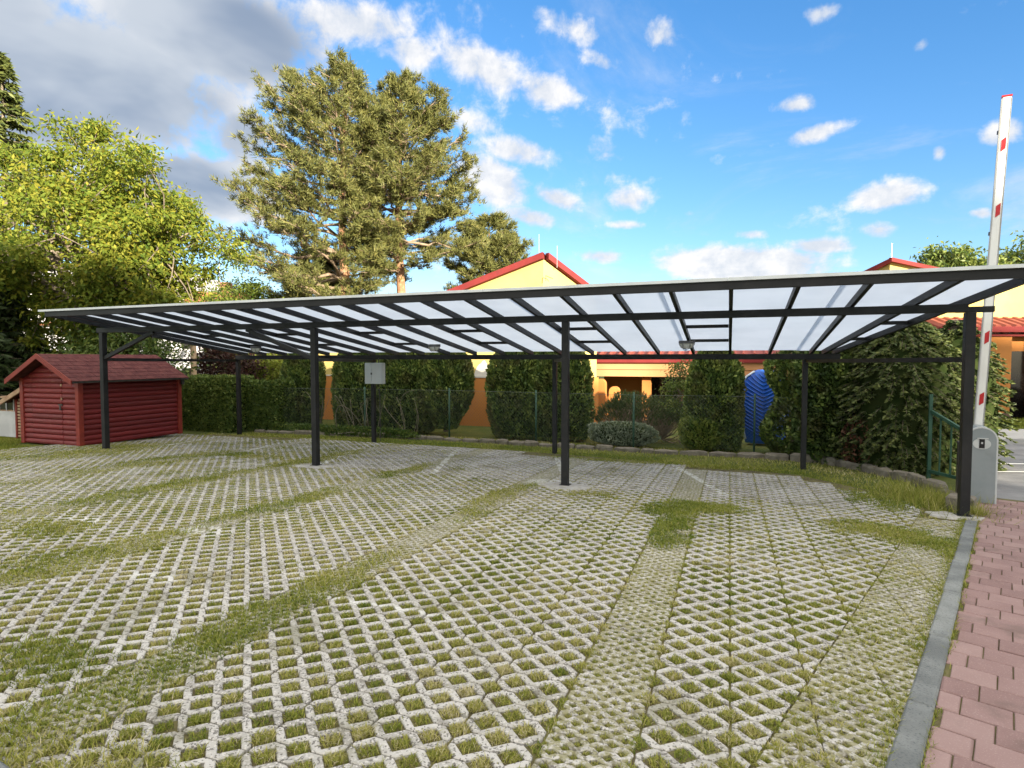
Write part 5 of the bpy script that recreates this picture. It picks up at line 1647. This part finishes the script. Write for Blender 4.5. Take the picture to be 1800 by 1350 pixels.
def frond_conifer(name, label, base, h, rad, n_br, group):
    root = empty(name, base); tag(root, label, 'conifer', group)
    C, U, L, T = [], [], [], []; tubes = []
    for k in range(n_br):
        t = rng.random() ** .9; z = h * t; az = rng.uniform(0, 6.283)
        reach = rad * (1 - t ** 4.5) ** .7 * rng.uniform(.84, 1.10) * (.85 + .15 * min(1, t * 5)); reach = max(reach, .15)
        d = np.array([math.cos(az), math.sin(az), 0.0]); s = np.linspace(.0, 1, 6)
        pts = np.array([0, 0, z]) + d * (reach * s)[:, None]; pts[:, 2] += reach * (.25 * s - .42 * s ** 2.0)
        tubes.append((pts, np.linspace(.012, .004, 6), 3))
        m = 58; f = rng.uniform(.40, 1.05, m)
        q = np.stack([np.interp(f, s, pts[:, i]) for i in range(3)], -1)
        sd = np.array([-d[1], d[0], 0]); side = rng.choice([-1, 1], m)[:, None]
        u = d * .8 + sd * side * .7 + np.array([0, 0, -.35]) + rng.normal(size=(m, 3)) * .22
        l = rng.uniform(.065, .125, m) * (1.25 - .45 * f)
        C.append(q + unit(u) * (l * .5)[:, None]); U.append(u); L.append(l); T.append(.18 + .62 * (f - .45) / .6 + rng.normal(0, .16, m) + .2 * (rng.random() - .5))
    C = np.concatenate(C); U = np.concatenate(U); L = np.concatenate(L); T = np.concatenate(T)
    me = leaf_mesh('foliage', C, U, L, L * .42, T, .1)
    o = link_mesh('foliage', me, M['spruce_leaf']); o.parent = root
    V, F = [], []; nb = 0
    for p, r, sdd in tubes:
        v, f = tube_arrays(p, r, sdd); V.append(v); F.append(np.array(f) + nb); nb += len(v)
    o = link_mesh('branches', mesh_np('branches', np.concatenate(V), np.concatenate(F)), M['bark_grey']); o.parent = root
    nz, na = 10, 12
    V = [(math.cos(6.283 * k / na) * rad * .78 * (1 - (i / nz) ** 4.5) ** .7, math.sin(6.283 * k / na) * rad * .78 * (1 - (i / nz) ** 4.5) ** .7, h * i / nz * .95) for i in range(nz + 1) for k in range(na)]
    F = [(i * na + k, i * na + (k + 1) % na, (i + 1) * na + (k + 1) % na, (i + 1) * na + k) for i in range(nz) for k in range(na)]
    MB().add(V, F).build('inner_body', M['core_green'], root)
    MB().tube([(0, 0, -.1), (0, 0, h * .5), (0, 0, h * .9)], [.09, .06, .02], 7).build('trunk', M['bark_grey'], root)
    return root


frond_conifer('spruce', 'big spruce with drooping fronds beside the green railing', (3.05, 12.8, -.22), 2.85, 1.12, 1250, 'dark conifers at the right end')
frond_conifer('spruce', 'spruce standing behind the barrier arm to the right of the end post', (4.1, 13.5, -.24), 2.8, .85, 520, 'dark conifers at the right end')
frond_conifer('spruce', 'spruce filling the gap left of the big drooping one', (2.4, 13.6, -.24), 2.9, .9, 560, 'dark conifers at the right end')
dense_shrub('dry_shrub', 'small reddish brown shrub at the foot of the spruces', 'bush', (2.3, 12.45, -.22), .95, .22, 900, 'brown_leaf', leaf=.07, trunk=False, core=False, lump=.3)
# shrubs between the thujas
def mugo(name, label, base, parts, mat='mugo_needle'):
    root = empty(name, base); tag(root, label, 'bush')
    TP, TD = [], []; tubes = []
    for (dx, dy, dz, r, m) in parts:
        u = rand_dirs(m); u[:, 2] = np.abs(u[:, 2]) * 1.0 - .15
        p = np.array([dx, dy, dz]) + u * r * rng.uniform(.75, 1.05, (m, 1)); TP.append(p); TD.append(u * .7 + np.array([0, 0, .8]))
        for q in p[::5]: tubes.append((curve((dx * .6, dy * .6, .02), q, .05, .2, 4), np.array([.02, .014, .01, .006]), 4))
    TP = np.concatenate(TP); TD = unit(np.concatenate(TD)); per = 22; idx = np.repeat(np.arange(len(TP)), per); n = len(idx)
    D = unit(TD[idx] + rng.normal(size=(n, 3)) * .45); f = rng.random(n)[:, None]
    P = TP[idx] + TD[idx] * f * .14; L = rng.uniform(.05, .085, n)[:, None]; S = unit(np.cross(D, rand_dirs(n))) * .006
    o = link_mesh('foliage', tri_mesh('foliage', P - S, P + S, P + D * L, .48 + rng.normal(0, .2, n) + .25 * (rng.random(len(TP))[idx] - .5)), M[mat]); o.parent = root
    V, F = [], []; nb = 0
    for p, r, sdd in tubes:
        v, f2 = tube_arrays(p, r, sdd); V.append(v); F.append(np.array(f2) + nb); nb += len(v)
    o = link_mesh('branches', mesh_np('branches', np.concatenate(V), np.concatenate(F)), M['bark_twig']); o.parent = root
    return root


mugo('mugo_pine', 'low spreading mugo pine behind the chain link fence', (-2.2, 15.2, -.28), [(-.55, 0, .45, .55, 300), (-.1, .1, .6, .6, 320), (.45, .1, .5, .6, 320), (.95, .2, .45, .5, 260), (-.35, -.1, .85, .35, 160)])
broadleaf('sapling', 'slender green sapling rising beside the single thuja', 'sapling', (-1.15, 15.0, -.28), .5, (-1.15, 15.0, 1.05), (.38, .35, .85), 5, 42, 60, .075, 'hedge_leaf', 'bark_grey', clump_r=.12, trunk_r=.035, tone=(.6, .2))
dense_shrub('silver_shrub', 'pale silvery low shrub at the foot of the fence', 'bush', (-2.45, 14.15, -.28), .55, .78, 5200, 'silver_leaf', leaf=.06, trunk=False, core=True, ay=.5, lump=.18, tone=(.5, .25))
# hedge beside the shed
def box_hedge(name, label, base, lx, ly, h, n, tone, group):
    root = empty(name, base); tag(root, label, 'hedge', group)
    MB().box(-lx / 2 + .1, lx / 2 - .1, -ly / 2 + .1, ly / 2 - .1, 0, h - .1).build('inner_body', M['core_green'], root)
    f = rng.random(n); C = np.zeros((n, 3)); O = np.zeros((n, 3))
    a = f < .5; b = (f >= .5) & (f < .75); c = f >= .75
    C[a] = np.stack([rng.uniform(-lx / 2, lx / 2, a.sum()), np.full(a.sum(), -ly / 2), rng.uniform(0, h, a.sum())], -1); O[a] = (0, -1, .1)
    sg = rng.choice([-1, 1], b.sum()); C[b] = np.stack([sg * lx / 2, rng.uniform(-ly / 2, ly / 2, b.sum()), rng.uniform(0, h, b.sum())], -1); O[b] = np.stack([sg, 0 * sg, .1 + 0 * sg], -1)
    C[c] = np.stack([rng.uniform(-lx / 2, lx / 2, c.sum()), rng.uniform(-ly / 2, ly / 2, c.sum()), np.full(c.sum(), h)], -1); O[c] = (0, 0, 1)
    wob = .10 * (fbm(C[:, 0] * 3 + 5, C[:, 2] * 3 + C[:, 1] * 2, 3) - .5) * 2
    C += O * (wob - np.abs(rng.normal(0, .05, n)))[:, None]
    e = np.clip(C[:, 2] - (h - .18), 0, 1); C[:, 0] *= 1 - .25 * e; C[:, 1] *= 1 - .25 * e
    me = leaf_mesh('foliage', C, O * .6 + rng.normal(size=(n, 3)) * .6 + np.array([0, 0, .4]), rng.uniform(.05, .095, n), rng.uniform(.03, .05, n), tone + rng.normal(0, .22, n) + wob * 2, .1)
    o = link_mesh('foliage', me, M['hedge_leaf']); o.parent = root
    return root


box_hedge('hedge', 'trimmed green hedge between the red shed and the rear corner post', (-14.0, 12.75, -.24), 2.0, 1.0, 1.55, 15000, .58, 'trimmed hedges by the shed')
box_hedge('hedge', 'darker trimmed hedge right of the rear corner post', (-12.55, 13.3, -.24), 1.15, .8, 1.42, 9000, .45, 'trimmed hedges by the shed')
dense_shrub('ivy', 'low creeping ground cover along the rear edge below the thujas', 'ground cover', (-10.0, 13.15, -.26), .24, .55, 5500, 'hedge_leaf', leaf=.07, trunk=False, core=False, ax=4.2, ay=.4, lump=.2, tone=(.35, .2))

# bare vines tangled on the fence
for k, (x, lab) in enumerate(((-10.9, 'bare vine loops climbing the fence behind the second front post'), (-9.6, 'tangle of bare vine stems on the fence left of the electric box'), (-7.9, 'few bare vine stems on the fence right of the electric box'))):
    root = empty('vine', (x, 13.5, -.25)); tag(root, lab, 'vine', 'bare vines on the fence')
    tb = []
    for j in range(9 if k == 1 else 5):
        m = 12; t = np.linspace(0, 1, m); a = rng.uniform(0, 6.28); sx = rng.normal(0, .3)
        px = sx + (.28 * np.sin(t * rng.uniform(2, 5) + a) * t + rng.normal(0, .35) * t)
        pz = rng.uniform(.7, 1.25) * np.sin(t * rng.uniform(1.5, 2.9)); py = -.06 + .05 * np.sin(5 * t + a)
        tb.append((np.stack([px + x, 13.5 + py + .0, pz - .22], -1), np.linspace(.008, .004, m), 5))
    tubes_obj('stem', tb, M['vine'], root)

# trees on the left
walnut = broadleaf('walnut_tree', 'large walnut tree with yellow green crown behind the red shed', 'tree', (-19.6, 13.0, -.3), 3.3, (-19.2, 12.8, 5.3), (4.15, 3.4, 3.6), 22, 300, 225, .16, 'walnut_leaf', 'bark_grey', clump_r=.30, trunk_r=.30, stems=2, shell=.36, tone=(.5, .24))


def spruce_big(name, label, base, h, rad, n_br, mat='spruce_leaf', tone=.4):
    root = empty(name, base); tag(root, label, 'spruce tree')
    C, U, L, T = [], [], [], []; tubes = [(np.array([[0, 0, 0], [0, 0, h * .5], [0, 0, h]]), np.array([.22, .13, .02]), 8)]
    for k in range(n_br):
        t = rng.random() ** 1.1; z = h * (.05 + .95 * t); az = rng.uniform(0, 6.283); reach = rad * (1 - t) ** .85 * rng.uniform(.75, 1.1) + .1
        d = np.array([math.cos(az), math.sin(az), 0.0]); s = np.linspace(0, 1, 6)
        pts = np.array([0, 0, z]) + d * (reach * s)[:, None]; pts[:, 2] += reach * (.10 * s - .38 * s ** 1.5 + .18 * s ** 3)
        tubes.append((pts, np.linspace(.03, .006, 6), 4))
        m = 46; f = rng.uniform(.15, 1.04, m); q = np.stack([np.interp(f, s, pts[:, i]) for i in range(3)], -1)
        sd = np.array([-d[1], d[0], 0]); side = rng.choice([-1, 1], m)[:, None]
        u = d * .5 + sd * side * .8 + np.array([0, 0, -.45]) + rng.normal(size=(m, 3)) * .3; l = rng.uniform(.18, .36, m)
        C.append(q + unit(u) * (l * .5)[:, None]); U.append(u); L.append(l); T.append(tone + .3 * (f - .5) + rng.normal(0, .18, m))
    C = np.concatenate(C); L = np.concatenate(L)
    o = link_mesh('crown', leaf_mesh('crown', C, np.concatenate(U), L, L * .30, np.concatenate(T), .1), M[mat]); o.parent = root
    V, F = [], []; nb = 0
    for p, r, sdd in tubes:
        v, f2 = tube_arrays(p, r, sdd); V.append(v); F.append(np.array(f2) + nb); nb += len(v)
    o = link_mesh('trunk', mesh_np('trunk', np.concatenate(V), np.concatenate(F)), M['bark_grey']); o.parent = root
    return root


spruce_big('spruce_tree', 'tall spruce cut off by the left edge above the walnut', (-25.9, 14.1, -.3), 13.6, 2.7, 430, tone=.75)
spruce_big('spruce_tree', 'dark spruce low at the left edge behind the lean-to', (-20.6, 10.4, -.3), 5.6, 2.1, 520, tone=.15)
broadleaf('hazel', 'mid green leafy shrub behind the red shed roof', 'bush', (-17.0, 12.0, -.3), .6, (-17.0, 12.2, 1.6), (2.0, 1.2, 1.5), 8, 130, 90, .13, 'hedge_leaf', 'bark_grey', clump_r=.32, trunk_r=.07, tone=(.55, .22))
broadleaf('plum_tree', 'dark purple leaved plum shrub behind the rear left corner post', 'bush', (-16.0, 14.8, -.3), .8, (-15.9, 14.8, 1.55), (1.15, .8, 1.0), 7, 90, 80, .11, 'plum_leaf', 'bark_grey', clump_r=.26, trunk_r=.06)
broadleaf('bright_shrub', 'sunlit yellow green shrub right of the plum, behind the hedge', 'bush', (-15.2, 16.3, -.3), .6, (-15.0, 16.2, 1.55), (1.15, .7, 1.05), 7, 85, 85, .12, 'bright_leaf', 'bark_grey', clump_r=.24, trunk_r=.05)
o = MB().tube([(0, 0, -.1), (0, 0, 1.2), (.02, 0, 2.9)], [.095, .09, .085], 10).build('timber_pole', M['timber_pole'], smooth=True); o.location = (-15.9, 13.6, -.3)
tag(o, 'pale round timber pole standing in front of the plum shrub', 'pole')


# pines behind the building
def prof_left(t, az):
    base = np.interp(t, [0, .1, .22, .4, .6, .78, .9, 1], [3.6, 5.2, 5.4, 4.6, 3.9, 3.1, 2.0, .5])
    left = max(0, -math.cos(az - R(20.6)))                     # the side away from its twin reaches further
    right = max(0, math.cos(az - R(20.6)))
    return base * (1 + .12 * left - .48 * right)


def prof_right(t, az):
    base = np.interp(t, [0, .12, .3, .5, .7, .88, 1], [2.6, 4.0, 4.1, 3.6, 2.8, 1.6, .4])
    left = max(0, -math.cos(az - R(20.6)))
    return base * (1 - .28 * left)


pine('black_pine', 'tall broad pine with open crown, left of the pair above the carport', (-18.6, 25.0, -.3), 16.7, 3.4, prof_left, whorls=30, dens=.92, tuft=.28, trunk_r=.36)
pine('black_pine', 'tall narrower pine with orange trunk, right of the pair above the carport', (-16.45, 26.9, -.3), 16.5, 6.6, prof_right, whorls=27, dens=1.05, tuft=.28, trunk_r=.34)
pine('black_pine', 'smaller pine between the tall pair and the yellow gable', (-13.9, 33.2, -.3), 10.4, 4.6, lambda t, az: float(np.interp(t, [0, .3, .7, 1], [2.9, 3.0, 2.0, .7])), whorls=16, dens=1.3, trunk_r=.2, tuft=.30)
pine('black_pine', 'short brownish pine at the foot of the tall pair on their left', (-21.9, 26.9, -.3), 8.2, 2.0, lambda t, az: float(np.interp(t, [0, .3, .7, 1], [3.0, 2.6, 1.6, .4])), whorls=16, dens=1.1, trunk_r=.16, tuft=.28)
broadleaf('young_tree', 'small bright green tree left of the pines, just above the carport edge', 'tree', (-24.6, 23.8, -.3), 2.4, (-24.4, 23.8, 4.2), (1.9, 1.4, 1.9), 8, 90, 90, .2, 'bright_leaf', 'bark_grey', clump_r=.36, trunk_r=.10, tone=(.3, .2))
# trees far right
for (x, y, zc, r, lab) in ((13.2, 45.6, 7.2, 2.0, 'rounded green tree just right of the far red roof edge'), (15.3, 46.4, 6.6, 1.9, 'pale green tree top behind the barrier arm'), (18.6, 47.5, 7.4, 2.6, 'green tree top at the right edge beyond the barrier arm')):
    broadleaf('far_tree', lab, 'tree', (x, y, -.3), 4.5, (x, y, zc), (r, r, r * .95), 8, 110, 70, .30, 'hedge_leaf', 'bark_grey', clump_r=.42, trunk_r=.16, group='trees beyond the far house', tone=(.75, .25))
# a few more garden trees that close the view under the roof on the left and far right
broadleaf('garden_tree', 'leafy green tree in the gap left of the yellow building', 'tree', (-19.5, 19.5, -.3), 1.6, (-19.3, 19.5, 2.6), (2.6, 1.6, 1.8), 9, 120, 90, .17, 'hedge_leaf', 'bark_grey', clump_r=.36, trunk_r=.12, tone=(.65, .22))
dense_shrub('bush', 'rounded green bush by the dark door of the orange building', 'bush', (*cf(18.75, 20.2), -.35), 1.1, .5, 2500, 'hedge_leaf', leaf=.12, trunk=False)
